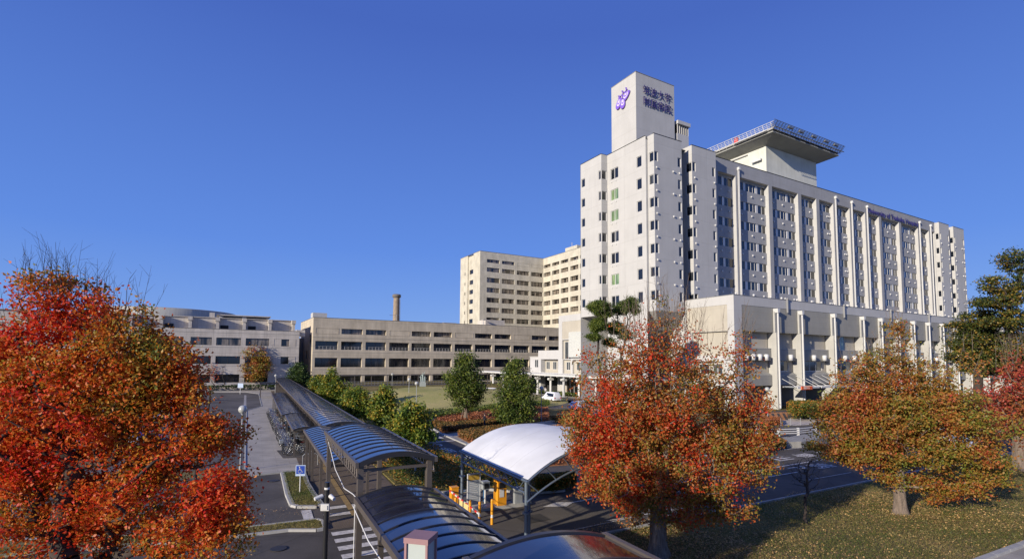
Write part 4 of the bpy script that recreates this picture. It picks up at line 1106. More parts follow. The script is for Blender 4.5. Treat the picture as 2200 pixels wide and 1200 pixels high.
M_patch = asphalt('asphalt_patch', (.050, .045, .040), .2)
for k, pts in enumerate((PWs((-9, 22.2), (-4, 22.3), (-4, 23.4), (-9, 23.3)), PWs((28, 28.6), (34, 28.9), (34, 29.8), (28, 29.5)), PWs((12.2, 22.6), (13.6, 22.7), (13.6, 23.8), (12.2, 23.7)), PWs((15.3, 33), (17.2, 33), (17.2, 37.2), (15.3, 37.2)), PWs((-14, 50), (-8, 50.5), (-8, 52), (-14, 51.5)))):
    sheet('asphalt_patch', pts, .028+.0005*k, M_patch)
q = MB(); q.tube((0, 0, 0), (0, 0, .012), .33, n=24)
mh = None
for k, (p, w, lab) in enumerate(((6.9, 20.6, 'round manhole cover in the road beside the zebra crossing'), (1.2, 24.2, 'round manhole cover in the road left of the zebra crossing'), (30.5, 24.9, 'round manhole cover in the right-hand road between two white lines'), (1.4, 37.5, 'round manhole cover on the dark driveway by the disabled parking sign'))):
    if mh is None: mh = q.mesh('manhole_cover', mat('cast_iron', (.06, .055, .05), .6, .5, var=.3, scale=20))
    tag(link('manhole_cover', mh, None, pw(p, w, .03)), lab, 'manhole cover', 'manhole covers in the roads')

# ================================================================== TOLL GATE
CP0, CP1, CW0, CW1, CZ = 10.45, 18.6, 19.35, 27.2, 2.95
org = pw((CP0+CP1)/2, CW0)
tg = thing('toll_canopy', 'white membrane barrel roof on blue-grey steel posts over the parking gate', 'canopy', (org[0], org[1], 0), WROT)
M_steel = mat('blue_grey_steel', (.17, .21, .25), .4, .6, var=.15, scale=2)
hw, L, rise = (CP1-CP0)/2, CW1-CW0, 1.5
a = MB(); seg = 28; ns = 16
def zc(x, y):
    e = 1-abs(2*y/L-1)**3*.0
    return CZ+rise*(1-abs(x/hw)**2.3)*(.93+.07*math.cos((y/L-.5)*math.pi*2*1.0))
xs = [-hw+2*hw*i/seg for i in range(seg+1)]
ys = [L*j/ns for j in range(ns+1)]
vs = [(x, y, zc(x, y)) for y in ys for x in xs]+[(x, y, zc(x, y)-.03) for y in ys for x in xs]
n = seg+1; o_ = n*(ns+1)
a.add(vs, [(j*n+i, j*n+i+1, (j+1)*n+i+1, (j+1)*n+i) for j in range(ns) for i in range(seg)]+[(o_+j*n+i, o_+j*n+i+1, o_+(j+1)*n+i+1, o_+(j+1)*n+i) for j in range(ns) for i in range(seg)], 0, True)
mm, nn, ll, bb = new_mat('membrane')
bb.inputs['Base Color'].default_value = (.68, .68, .66, 1); bb.inputs['Roughness'].default_value = .55
tcm = nn.new('ShaderNodeTexCoord'); spm = nn.new('ShaderNodeSeparateXYZ'); ll.new(tcm.outputs['Object'], spm.inputs[0])
nzm = nn.new('ShaderNodeTexNoise'); nzm.inputs['Scale'].default_value = .7; nzm.inputs['Detail'].default_value = 6; ll.new(tcm.outputs['Object'], nzm.inputs['Vector'])
wv = nn.new('ShaderNodeMath'); wv.operation = 'PINGPONG'; wv.inputs[1].default_value = .98; ll.new(spm.outputs[1], wv.inputs[0])
st = nn.new('ShaderNodeMapRange'); st.inputs[1].default_value = 0; st.inputs[2].default_value = .03; st.inputs[3].default_value = .78; st.inputs[4].default_value = 1; ll.new(wv.outputs[0], st.inputs[0])
sm_ = nn.new('ShaderNodeMapRange'); sm_.inputs[1].default_value = .3; sm_.inputs[2].default_value = .7; sm_.inputs[3].default_value = .84; sm_.inputs[4].default_value = 1.04; ll.new(nzm.outputs[0], sm_.inputs[0])
mu = nn.new('ShaderNodeMath'); mu.operation = 'MULTIPLY'; ll.new(st.outputs[0], mu.inputs[0]); ll.new(sm_.outputs[0], mu.inputs[1])
vm = nn.new('ShaderNodeVectorMath'); vm.operation = 'SCALE'; vm.inputs[0].default_value = (.68, .68, .66); ll.new(mu.outputs[0], vm.inputs['Scale']); ll.new(vm.outputs[0], bb.inputs['Base Color'])
a.build('membrane', mm, tg)
for s in (-1, 1):
    b = MB(); x = s*hw
    b.tube((x, -.1, CZ-.05), (x, L+.1, CZ-.05), .06, n=8); b.tube((x, .2, CZ-.55), (x, L-.2, CZ-.55), .05, n=8)
    for i in range(16):
        y = .3+(L-.6)*i/16; b.tube((x, y, CZ-.5 if i % 2 else CZ-.1), (x, y+(L-.6)/16, CZ-.1 if i % 2 else CZ-.5), .025, n=5)
    for i in range(70): b.box(x-.03, x+.03, L*i/70, L*i/70+.03, CZ-.0, CZ+.04)
    b.build('edge_truss', M_steel, tg)
for y in (0, L):
    b = MB()
    for i in range(seg): b.tube((xs[i], y, zc(xs[i], y)-.08), (xs[i+1], y, zc(xs[i+1], y)-.08), .055, n=6)
    z1 = lambda x: CZ-.9+1.35*(1-(x/hw)**2)
    for i in range(seg): b.tube((xs[i], y, z1(xs[i])), (xs[i+1], y, z1(xs[i+1])), .05, n=6)
    for i in range(0, seg, 3): b.tube((xs[i], y, zc(xs[i], y)-.08), (xs[min(seg, i+2)], y, z1(xs[min(seg, i+2)])), .03, n=5)
    b.build('arch_truss', M_steel, tg)
for x, y in ((-hw+.05, .15), (-hw+.28, .3), (-hw+.05, L-.2), (hw-.1, .2), (hw-.1, L-.2)):
    b = MB(); r_ = .085 if x != -hw+.28 else .055
    b.tube((x, y, 0), (x, y, CZ-.1), r_, n=12); b.tube((x, y, 1.55), (x, y, 1.62), r_+.09, n=12); b.tube((x, y, 0), (x, y, .04), r_+.12, n=12)
    b.build('post', M_steel, tg)
# island and machines (positions measured on the ground)
sheet('toll_island', PWs((10.3, 25.5), (13.9, 25.35), (14.1, 25.6), (13.9, 26.15), (10.4, 26.5), (10.0, 26.2)), .14, M_kerb, thick=.14)
M_orange = mat('orange_paint', (.72, .30, .015), .4, var=.1, scale=3)
M_silver = mat('silver_paint', (.40, .42, .42), .4, .4, var=.08)
M_black = mat('black_plastic', (.015, .015, .016), .4, var=0)
def small(name, label, cat, p, w, group=None, rot=WROT, z=0.): q_ = pw(p, w, z); return thing(name, label, cat, q_, rot, group)
r0 = small('ticket_machine', 'orange parking ticket machine with dark screen and white notice', 'ticket machine', 12.3, 25.85, z=.14)
b = MB(); b.box(-.26, .26, -.24, .3, 0, 1.32); b.box(-.3, .3, -.27, .33, 1.322, 1.42); b.build('housing', M_orange, r0)
b = MB(); b.box(-.19, .19, -.262, -.243, .92, 1.22); b.build('screen', M_black, r0)
b = MB(); b.box(-.15, .1, -.258, -.243, .45, .86); b.build('notice', M_trim, r0)
r0 = small('card_reader', 'grey metal box on a slender white post between signboard and orange machine', 'reader box', 11.35, 25.75, z=.14)
b = MB(); b.tube((0, 0, 0), (0, 0, .95), .045, n=10); b.tube((0, 0, 0), (0, 0, .08), .13, n=10); b.build('post', M_trim, r0)
b = MB(); b.box(-.19, .19, -.17, .2, .95, 1.33); b.box(-.2, .2, -.2, .2, 1.332, 1.37); b.build('box', M_silver, r0)
b = MB(); b.box(-.13, .13, -.19, -.172, 1.0, 1.28); b.build('screen', M_black, r0)
r0 = small('control_cabinet', 'low grey metal cabinet at the right end of the gate island', 'cabinet', 13.35, 25.75, z=.14)
b = MB(); b.box(-.3, .2, -.2, .25, 0, .75); b.box(-.34, .24, -.24, .29, .752, .82); b.build('cabinet', M_silver, r0)
b = MB(); b.box(-.24, .14, -.215, -.202, .06, .7); b.build('door', M_silver, r0)
r0 = small('barrier_gate', 'orange barrier post with a red and white striped arm', 'barrier', 10.15, 27.3)
b = MB(); b.box(-.2, .2, -.18, .18, 0, .95); b.box(-.22, .22, -.2, .2, .952, 1.0); b.build('housing', M_orange, r0)
M_red = mat('signal_red', (.6, .03, .02), .5, var=0)
b = MB()
for i in range(14): b.box(-.3, -.24, -.05-i*.3-.3, -.05-i*.3, .78-i*.012, .86-i*.012, i % 2)
b.build('arm', [M_red, M_trim], r0)
b = MB(); b.box(-.33, -.31, -2.9, -1.7, .45, .75); b.build('arm_board', mat('pale_yellow', (.65, .52, .22), .5), r0)
r0 = small('information_board', 'tall narrow grey notice board with a yellow header beside the striped arm', 'notice board', 10.75, 25.9, z=.14)
b = MB(); b.box(-.34, .34, -.02, .02, .15, 1.75); b.build('panel', mat('board_grey', (.30, .33, .35), .5, var=.12), r0)
b = MB(); b.box(-.32, .32, -.03, -.022, 1.45, 1.72); b.build('header', mat('board_ochre', (.45, .28, .04), .5), r0)
b = MB()
for i in range(9): b.box(-.24, .1+.14*((i*7) % 3)/2, -.03, -.022, 1.28-i*.1, 1.31-i*.1)
b.build('text_lines', M_trim, r0)
b = MB()
for x in (-.36, .36): b.tube((x, 0, 0), (x, 0, 1.8 if x < 0 else 2.0), .03, n=8)
b.tube((-.36, 0, 1.78), (.36, 0, 1.78), .03, n=8); b.build('frame', M_trim, r0)
r0 = small('price_board', 'wide white board with a red band on two posts behind the gate canopy', 'sign board', 14.2, 33.4)
b = MB()
for x in (-.9, .95): b = MB(); b.tube((x, .03, 0), (x, .03, 2.35), .04, n=8); b.build('post', M_steel, r0)
b = MB(); b.box(-.9, .9, -.02, .02, 1.25, 2.25); b.build('panel', mat('board_white', (.55, .56, .58), .5), r0)
b = MB(); b.box(-.88, .88, -.03, -.022, 1.66, 1.8); b.build('band', mat('dark_red', (.38, .02, .02), .5), r0)
for m_i, rows_ in ((M_black, ((2.05, .09, 5), (1.9, .05, 7), (1.49, .11, 6), (1.32, .11, 6))), (M_trim, ((1.7, .07, 8),))):
    b = MB()
    for z_, h_, n_ in rows_:
        x_ = -.72
        for k in range(n_):
            w_ = .1+.05*((k*5+int(z_*10)) % 3); b.box(x_, x_+w_, -.036, -.031, z_, z_+h_); x_ += w_+.045
    b.build('faint_text', m_i, r0)
bl = None
for i, (p, w, h) in enumerate(((9.35, 24.9, 1.0), (9.9, 24.3, .95), (10.25, 23.9, .95), (10.65, 23.3, 1.15))):
    lab = ['orange bollard nearest the striped arm', 'orange bollard second from the striped arm', 'orange bollard with a worn grey panel, third from the arm', 'tallest orange bollard with a white band, farthest from the arm'][i]
    if bl is None:
        bl = small('bollard', lab, 'bollard', p, w, 'orange bollards at the gate'); b = MB(); b.tube((0, 0, 0), (0, 0, 1.0), .07, n=12); b.ball((0, 0, 1.0), .07, n=12, k=6); b.build('post', M_orange, bl)
        b = MB(); b.tube((0, 0, .3), (0, 0, .42), .074, n=12); b.build('band', M_trim, bl)
    else:
        c_ = copy_tree(bl, None, pw(p, w), WROT, lab); c_.scale = (1, 1, h)
r0 = small('handrail', 'blue pipe guard with a grey sheet behind the card reader', 'guard rail', 11.2, 27.2)
b = MB(); b.path([(-.7, 0, 0), (-.7, 0, .7), (.7, 0, .75), (.7, 0, 0)], .03, 8); b.build('rail', mat('blue_paint', (.06, .16, .32), .5), r0)
b = MB(); b.box(-.3, .45, .04, .07, .05, .5); b.build('sheet', M_silver, r0)

# ================================================================== STREET FURNITURE
r0 = thing('lantern', 'square lantern with a pink cap and frosted sides rising at the bottom edge', 'lamp', (-1.19, 7.0, 0), R(-14))
r0.scale = (1.14, 1.14, 1.025)
M_pinkc = mat('pink_paint', (.30, .17, .17), .6, var=.1)
b = MB(); b.box(-.07, .07, -.07, .07, 0, 4.96); b.build('post', M_frame, r0)
b = MB(); b.box(-.12, .12, -.12, .12, 5.02, 5.47); b.build('diffuser', mat('frosted_glass', (.42, .46, .43), .35, var=.06), r0)
b = MB(); b.box(-.15, .15, -.15, .15, 5.472, 5.54); b.build('cap', M_pinkc, r0)
b = MB()
for x in (-.13, .13):
    for y in (-.13, .13): b.box(x-.013, x+.013, y-.013, y+.013, 5.0, 5.47)
b.box(-.15, .15, -.15, .15, 4.96, 5.018); b.build('frame', M_pinkc, r0)
# camera pole
def ptD(x, y, D): d = (x-1100)/F_PX*cam_r-(y-CY)/F_PX*cam_u+fwd; t = D/d[1]; return (d[0]*t, d[1]*t, EYE+d[2]*t)
c0 = ptD(703, 1035, 13.)
r0 = thing('camera_pole', 'black pole carrying white security cameras in front of the portal roof', 'camera pole', (c0[0], c0[1], 0))
zt = c0[2]
b = MB(); b.tube((0, 0, 0), (0, 0, zt), .062, n=12); b.build('pole', M_black, r0)
b = MB(); b.tube((0, 0, zt-.17), (0, 0, zt-.12), .066, n=12); b.build('collar', M_trim, r0)
for s in (-1, 1):
    b = MB(); b.tube((s*.06, 0, zt-.33), (s*.12, -.05, zt-.32), .02, n=6); b.tube((s*.1, -.02, zt-.33), (s*.24, -.16, zt-.37), .055, .045, n=10); b.build('camera', M_trim, r0)
b = MB(); b.box(-.1, .1, -.13, -.06, zt-.66, zt-.5); b.box(-.07, .07, -.15, -.13, zt-.63, zt-.53); b.build('speaker_box', M_trim, r0)
# wheelchair parking sign
c0 = at(644, 1060)
r0 = thing('parking_sign', 'blue and white wheelchair symbol sign on a white post in the grass strip', 'sign', c0, R(6))
b = MB(); b.tube((0, 0, 0), (0, 0, 1.1), .035, n=8); b.build('post', M_trim, r0)
b = MB(); b.box(-.28, .28, -.02, .02, 1.05, 1.68); b.build('plate', mat('plate_pale', (.42, .52, .66), .5), r0)
b = MB(); b.box(-.24, .24, -.028, -.022, 1.17, 1.64); b.build('blue_field', mat('sign_blue', (.01, .05, .33), .45, var=0), r0)
b = MB()
b.ball((-.05, -.034, 1.565), .035, .006, .035, n=10, k=6)
def bar(x0, z0, x1, z1, r_=.014): b.tube((x0, -.034, z0), (x1, -.034, z1), r_, n=6)
bar(-.05, 1.52, -.03, 1.40, .02); bar(-.045, 1.46, .05, 1.46); bar(-.03, 1.40, .06, 1.39); bar(.06, 1.39, .11, 1.28); bar(.11, 1.28, .15, 1.30)
for i in range(9):
    t0, t1 = R(110+i*24), R(110+(i+1)*24); bar(-.03+.1*math.cos(t0), 1.32+.1*math.sin(t0), -.03+.1*math.cos(t1), 1.32+.1*math.sin(t1), .011)
b.build('wheelchair_symbol', M_trim, r0)
c0 = at(516, 846); r0 = thing('parking_sign', 'small white sign on a short post at the far edge of the parking lot', 'sign', c0)
b = MB(); b.tube((0, 0, 0), (0, 0, 1.6), .07, n=6); b.build('post', M_trim, r0); b = MB(); b.box(-.6, .6, -.03, .03, 1.4, 2.4); b.build('plate', mat('plate_pale', (.42, .52, .66), .5), r0)
# globe lamps
M_globe = mat('globe', (.42, .42, .38), .25, var=.1, scale=8, coat=.4)
lamp0 = None
for x, y, h, lab in ((516, 1010, 4.5, 'globe street lamp standing by the red leaves at the parking lot edge'), (878, 866, 4.6, 'globe street lamp rising from the middle of the lawn'), (842, 842, 4.6, 'thin globe lamp in front of the brown building, left of the statue'),
                     (591, 850, 3.9, 'globe lamp at the far end of the long walk roof'), (894, 884, 4.4, 'globe lamp by the front edge of the lawn'), (1163, 905, 4.5, 'globe lamp right of the big round green tree'),
                     (1211, 862, 4.3, 'globe lamp in front of the white columns'), (1650, 905, 4.65, 'globe lamp by the striped crossing at the podium')):
    c0 = at(x, y)
    if lamp0 is None:
        lamp0 = thing('street_lamp', lab, 'street lamp', c0, 0, 'globe lamps on the grounds')
        b = MB(); b.tube((0, 0, 0), (0, 0, 4.1), .06, .045, n=10); b.tube((0, 0, 0), (0, 0, .3), .1, n=10); b.build('pole', G_metal, lamp0)
        b = MB(); b.ball((0, 0, 4.32), .3, n=20, k=12); b.build('globe', M_globe, lamp0)
        b = MB(); b.tube((0, 0, 4.0), (0, 0, 4.08), .12, n=12); b.build('collar', G_metal, lamp0)
    else: c_ = copy_tree(lamp0, None, c0, 0, lab)
# garden bollard lamps in the bed
c0 = at(892, 1032); gl = thing('garden_light', 'short grey bollard light among the low shrubs', 'bollard light', c0)
b = MB(); b.tube((0, 0, 0), (0, 0, .62), .085, n=12); b.tube((0, 0, .85), (0, 0, .92), .09, n=12); b.build('body', G_metal, gl)
b = MB(); b.tube((0, 0, .62), (0, 0, .85), .07, n=12); b.build('lens', M_silver, gl)
# inverted U rails
for k, (x, y, lab) in enumerate(((650, 1000, 'bent steel hoop rail beside the first posts of the walk'), (668, 990, 'bent steel hoop rail farther along the walk'))):
    c0 = at(x, y); q = MB(); q.path([(0, 0, 0), (0, 0, .75), (.12, .05, .87), (.85, .3, .87), (1.0, .35, .75), (1.0, .35, 0)], .03, 8)
    o = q.build('hoop_rail', G_metal); o.location = c0; tag(o, lab, 'rail', 'steel hoop rails by the walk')
# white guard rail
gp = [(1520, 941), (1582, 940.5), (1628, 940), (1673, 940), (1715, 938.5), (1752, 934), (1783, 931), (1830, 926), (1880, 922)]
gr = thing('guard_rail', 'white three-bar guard rail curving along the loop road', 'guard rail', (0, 0, 0))
ps = [at(x, y, .0) for x, y in gp]
for p_ in ps:
    b = MB(); b.box(p_[0]-.11, p_[0]+.11, p_[1]-.08, p_[1]+.08, 0, 1.0); b.build('post', M_trim, gr)
for z in (.45, .66, .9):
    b = MB()
    for p_, n_ in zip(ps[:-1], ps[1:]): b.tube((p_[0], p_[1]-.1, z), (n_[0], n_[1]-.1, z), .05, n=6)
    b.build('bar', M_trim, gr)
# retaining kerb wall below the rail
rw = [at(x, y) for x, y in ((1664, 951), (1690, 962), (1722, 961), (1762, 954), (1820, 942))]
q = MB()
for a_, b_ in zip(rw[:-1], rw[1:]):
    q.hexa([a_, b_, (b_[0], b_[1]+2.6, 0), (a_[0], a_[1]+2.6, 0)], [(a_[0], a_[1], .55), (b_[0], b_[1], .6), (b_[0], b_[1]+2.6, .62), (a_[0], a_[1]+2.6, .58)])
tag(q.build('retaining_wall', mat('old_concrete', (.27, .26, .23), .9, var=.3, scale=2, streak=.3)), 'low weathered concrete retaining wall below the white guard rail', 'wall')
# pedestrian posts near the podium
for k, x in enumerate((1678, 1699, 1720, 1741)):
    q = MB(); q.tube((0, 0, 0), (0, 0, .95), .04, n=6); o = q.build('barrier_post', G_metal); o.location = at(x, 914-k*.6)
    tag(o, ['leftmost', 'second from left', 'third from left', 'rightmost'][k]+' thin grey post along the light paving', 'post', 'thin posts along the light paving')
# passage roof and fence on the terrace, statue
org = uv(25, 126.5)
r0 = thing('passage_roof', 'thin dark roofed passage with slim posts and railing in front of the brown block', 'covered passage', (org[0], org[1], 1.6), YAW)
b = MB(); b.box(0, 48, 0, 3, 2.35, 2.5); b.build('roof', M_frame, r0)
for i in range(13):
    b = MB(); b.box(i*4-.08, i*4+.08, .1, .26, 0, 2.35); b.build('post', M_frame, r0)
b = MB()
for z in (.5, .95): b.box(0, 48, -.05, 0, z, z+.06)
for i in range(60): b.box(i*.8-.03, i*.8+.03, -.05, 0, 0, 1.0)
b.build('railing', G_metal, r0)
c0 = ptD(908, 833, 123.); r0 = thing('statue', 'pale bronze figure group with raised arm on a square stone pedestal', 'statue', (c0[0], c0[1], 1.6), R(10))
b = MB(); b.box(-.75, .75, -.6, .6, 0, .95); b.box(-.6, .6, -.45, .45, .952, 1.2); b.build('pedestal', mat('pedestal_stone', (.26, .29, .28), .7), r0)
M_verd = mat('verdigris', (.30, .36, .35), .55, .3, var=.2)
b = MB()
def fig(x, s, arm):
    b.tube((x-.1*s, 0, 1.2), (x-.06*s, 0, 1.2+.85*s), .09*s, .13*s, n=8); b.tube((x+.12*s, 0, 1.2), (x+.06*s, 0, 1.2+.85*s), .09*s, .13*s, n=8)
    b.tube((x, 0, 1.2+.8*s), (x, 0, 1.2+1.45*s), .17*s, .22*s, n=8); b.ball((x, 0, 1.2+1.7*s), .13*s, n=8, k=6)
    b.tube((x+.2*s, 0, 1.2+1.4*s), (x+.45*s, 0, 1.2+(2.1 if arm else .9)*s), .07*s, .04*s, n=6); b.tube((x-.2*s, 0, 1.2+1.4*s), (x-.5*s, 0, 1.2+1.1*s), .07*s, .04*s, n=6)
fig(0, 1.15, True); fig(-.45, .8, False); fig(.5, .75, False)
b.build('figures', M_verd, r0)
# forecourt planter and banners by the porch
c0 = at(1048, 842); q = MB(); q.lathe([(0, 0), (2.0, 0), (2.2, 1.0), (1.95, 1.05), (1.9, .8), (0, .8)], (0, 0, 0), 28); o = q.build('planter', M_trim); o.location = c0; tag(o, 'round white planter in front of the porch columns', 'planter')

# ================================================================== TREES
def leaf_mat(name, pal, scale=.45, rnd=.35, trans=.35, rough=.5):
    "pal: (position, colour) stops along a clump noise mixed with a per-leaf random value"
    m, n, l, b = new_mat(name)
    out = n['Material Output']
    tc = n.new('ShaderNodeTexCoord'); nz = n.new('ShaderNodeTexNoise'); nz.inputs['Scale'].default_value = scale; nz.inputs['Detail'].default_value = 3; l.new(tc.outputs['Object'], nz.inputs['Vector'])
    ge = n.new('ShaderNodeNewGeometry')
    a = n.new('ShaderNodeMath'); a.operation = 'MULTIPLY_ADD'; l.new(ge.outputs['Random Per Island'], a.inputs[0]); a.inputs[1].default_value = rnd; l.new(nz.outputs[0], a.inputs[2])
    s = n.new('ShaderNodeMath'); s.operation = 'SUBTRACT'; l.new(a.outputs[0], s.inputs[0]); s.inputs[1].default_value = rnd*.5
    mr = n.new('ShaderNodeMapRange'); mr.inputs[1].default_value = .25; mr.inputs[2].default_value = .75; l.new(s.outputs[0], mr.inputs[0])
    cr = n.new('ShaderNodeValToRGB'); l.new(mr.outputs[0], cr.inputs[0])
    el = cr.color_ramp.elements
    el[0].position, el[0].color = pal[0][0], (*pal[0][1], 1)
    el[1].position, el[1].color = pal[-1][0], (*pal[-1][1], 1)
    for p, c in pal[1:-1]: e = el.new(p); e.color = (*c, 1)
    l.new(cr.outputs[0], b.inputs['Base Color']); b.inputs['Roughness'].default_value = rough; b.inputs['Specular IOR Level'].default_value = .35
    tr = n.new('ShaderNodeBsdfTranslucent'); l.new(cr.outputs[0], tr.inputs[0])
    mx = n.new('ShaderNodeMixShader'); mx.inputs[0].default_value = trans; l.new(b.outputs[0], mx.inputs[1]); l.new(tr.outputs[0], mx.inputs[2]); l.new(mx.outputs[0], out.inputs[0])
    MATS[name] = m
    return m
M_bark = mat('bark_grey', (.19, .145, .11), .95, var=.5, scale=14, bump=1., bscale=22, streak=.5)
M_barkd = mat('bark_dark', (.05, .038, .03), .95, var=.3, scale=6)
M_twig = mat('twig', (.17, .13, .10), .9, var=.2)
RED, ORG, YEL, GRN, DGR, BRN = (.46, .035, .012), (.50, .135, .018), (.42, .26, .030), (.13, .15, .022), (.035, .055, .012), (.24, .07, .018)
L_front = leaf_mat('leaves_front_maple', [(0, (.16, .19, .03)), (.22, (.42, .26, .03)), (.42, (.60, .19, .024)), (.66, (.60, .09, .016)), (1, (.64, .025, .015))], .9, .28, .42)
L_mid = leaf_mat('leaves_orange_maple', [(0, (.15, .19, .025)), (.25, (.30, .20, .035)), (.48, (.42, .175, .04)), (.64, (.46, .115, .03)), (.78, (.56, .07, .018)), (1, (.70, .04, .012))], .62, .3, .42)
L_right = leaf_mat('leaves_golden_maple', [(0, (.15, .20, .025)), (.3, (.28, .23, .04)), (.55, (.40, .20, .04)), (.8, (.42, .14, .035)), (1, (.44, .075, .035))], .5, .34, .42)
L_red = leaf_mat('leaves_red', [(0, (.28, .14, .04)), (.5, (.40, .10, .04)), (1, (.42, .045, .04))], .3, .5, .4)
L_green = leaf_mat('leaves_green', [(0, (.035, .065, .012)), (.5, (.09, .135, .022)), (1, (.20, .23, .035))], .6, .6, .35)
L_yg = leaf_mat('leaves_yellow_green', [(0, (.045, .09, .015)), (.45, (.13, .20, .028)), (.8, (.32, .33, .04)), (1, (.50, .34, .045))], .7, .5, .4)
L_cedar = leaf_mat('leaves_cedar', [(0, (.025, .045, .012)), (.5, (.075, .10, .022)), (.85, (.18, .17, .03)), (1, (.30, .19, .035))], .35, .6, .25)
L_dark = leaf_mat('leaves_dark', [(0, (.015, .035, .012)), (.6, (.04, .075, .02)), (1, (.08, .13, .025))], .7, .6, .25)
L_heather = leaf_mat('leaves_red_cover', [(0, (.14, .05, .02)), (.5, (.38, .13, .055)), (1, (.52, .22, .10))], .5, .7, .25)
L_hedge = leaf_mat('leaves_hedge', [(0, (.05, .055, .015)), (.45, (.17, .12, .03)), (1, (.32, .14, .035))], .6, .7, .25)
L_shrub = leaf_mat('leaves_shrub', [(0, (.035, .07, .012)), (.5, (.11, .15, .022)), (.8, (.32, .20, .03)), (1, (.48, .18, .03))], .35, .6, .3)
L_fallen = leaf_mat('fallen_leaves', [(0, (.26, .16, .07)), (.5, (.55, .34, .14)), (1, (.70, .45, .18))], .4, .9, .2)
L_grass = leaf_mat('grass_blades', [(0, (.07, .12, .02)), (.5, (.20, .19, .05)), (1, (.38, .29, .11))], .3, .35, .45)

def leaf_mesh(name, pts, size, rng, m, up=.25, jit=.45, asp=.62, nrm=None):
    "one small folded leaf (4 corners) at each point"
    n = len(pts)
    nv = rng.normal(size=(n, 3)); nv[:, 2] += up*2
    if nrm is not None: nv = nv*.6+nrm*1.2
    nv /= np.linalg.norm(nv, axis=1)[:, None]
    t = rng.normal(size=(n, 3)); t -= (t*nv).sum(1)[:, None]*nv; t /= np.linalg.norm(t, axis=1)[:, None]
    bt = np.cross(nv, t)
    s = size*(1-jit/2+jit*rng.random(n))[:, None]
    a = pts-t*s*.5; c = pts+t*s*.55
    b = pts+bt*s*asp*.5+nv*s*.12-t*s*.05; d = pts-bt*s*asp*.5+nv*s*.12-t*s*.05
    v = np.stack([a, b, c, d], 1).reshape(-1, 3).astype(np.float32)
    me = bpy.data.meshes.new(name)
    me.vertices.add(4*n); me.vertices.foreach_set('co', v.ravel())
    me.loops.add(4*n); me.loops.foreach_set('vertex_index', np.arange(4*n, dtype=np.int32))
    me.polygons.add(n); me.polygons.foreach_set('loop_start', np.arange(0, 4*n, 4, dtype=np.int32)); me.polygons.foreach_set('loop_total', np.full(n, 4, dtype=np.int32))
    me.update(calc_edges=True)
    me.materials.append(m)
    return me
def tubes_mesh(name, segs, m, n=5):
    "segs: arrays (a, b, ra, rb); many tapered tubes in one mesh of limbs"
    A, B, ra, rb = [np.asarray(x, float) for x in segs]
    d = B-A; L = np.linalg.norm(d, axis=1); ok = L > 1e-5; A, B, ra, rb, d, L = A[ok], B[ok], ra[ok], rb[ok], d[ok], L[ok]
    d /= L[:, None]
    h = np.where(np.abs(d[:, 2:3]) > .9, np.array([[1., 0, 0]]), np.array([[0, 0, 1.]]))
    x = np.cross(d, h); x /= np.linalg.norm(x, axis=1)[:, None]; y = np.cross(d, x)
    k = len(A); ang = 2*np.pi*np.arange(n)/n
    ring = x[:, None, :]*np.cos(ang)[None, :, None]+y[:, None, :]*np.sin(ang)[None, :, None]
    v = np.concatenate([A[:, None, :]+ring*ra[:, None, None], B[:, None, :]+ring*rb[:, None, None]], 1).reshape(-1, 3)
    base = (np.arange(k)*2*n)[:, None]
    i = np.arange(n); j = (i+1) % n
    f = np.stack([base+i, base+j, base+n+j, base+n+i], 2).reshape(-1).astype(np.int32)
    me = bpy.data.meshes.new(name)
    me.vertices.add(len(v)); me.vertices.foreach_set('co', v.astype(np.float32).ravel())
    me.loops.add(len(f)); me.loops.foreach_set('vertex_index', f)
    nf = k*n
    me.polygons.add(nf); me.polygons.foreach_set('loop_start', np.arange(0, 4*nf, 4, dtype=np.int32)); me.polygons.foreach_set('loop_total', np.full(nf, 4, dtype=np.int32)); me.polygons.foreach_set('use_smooth', np.ones(nf, bool))
    me.update(calc_edges=True)
    me.materials.append(m)
    return me
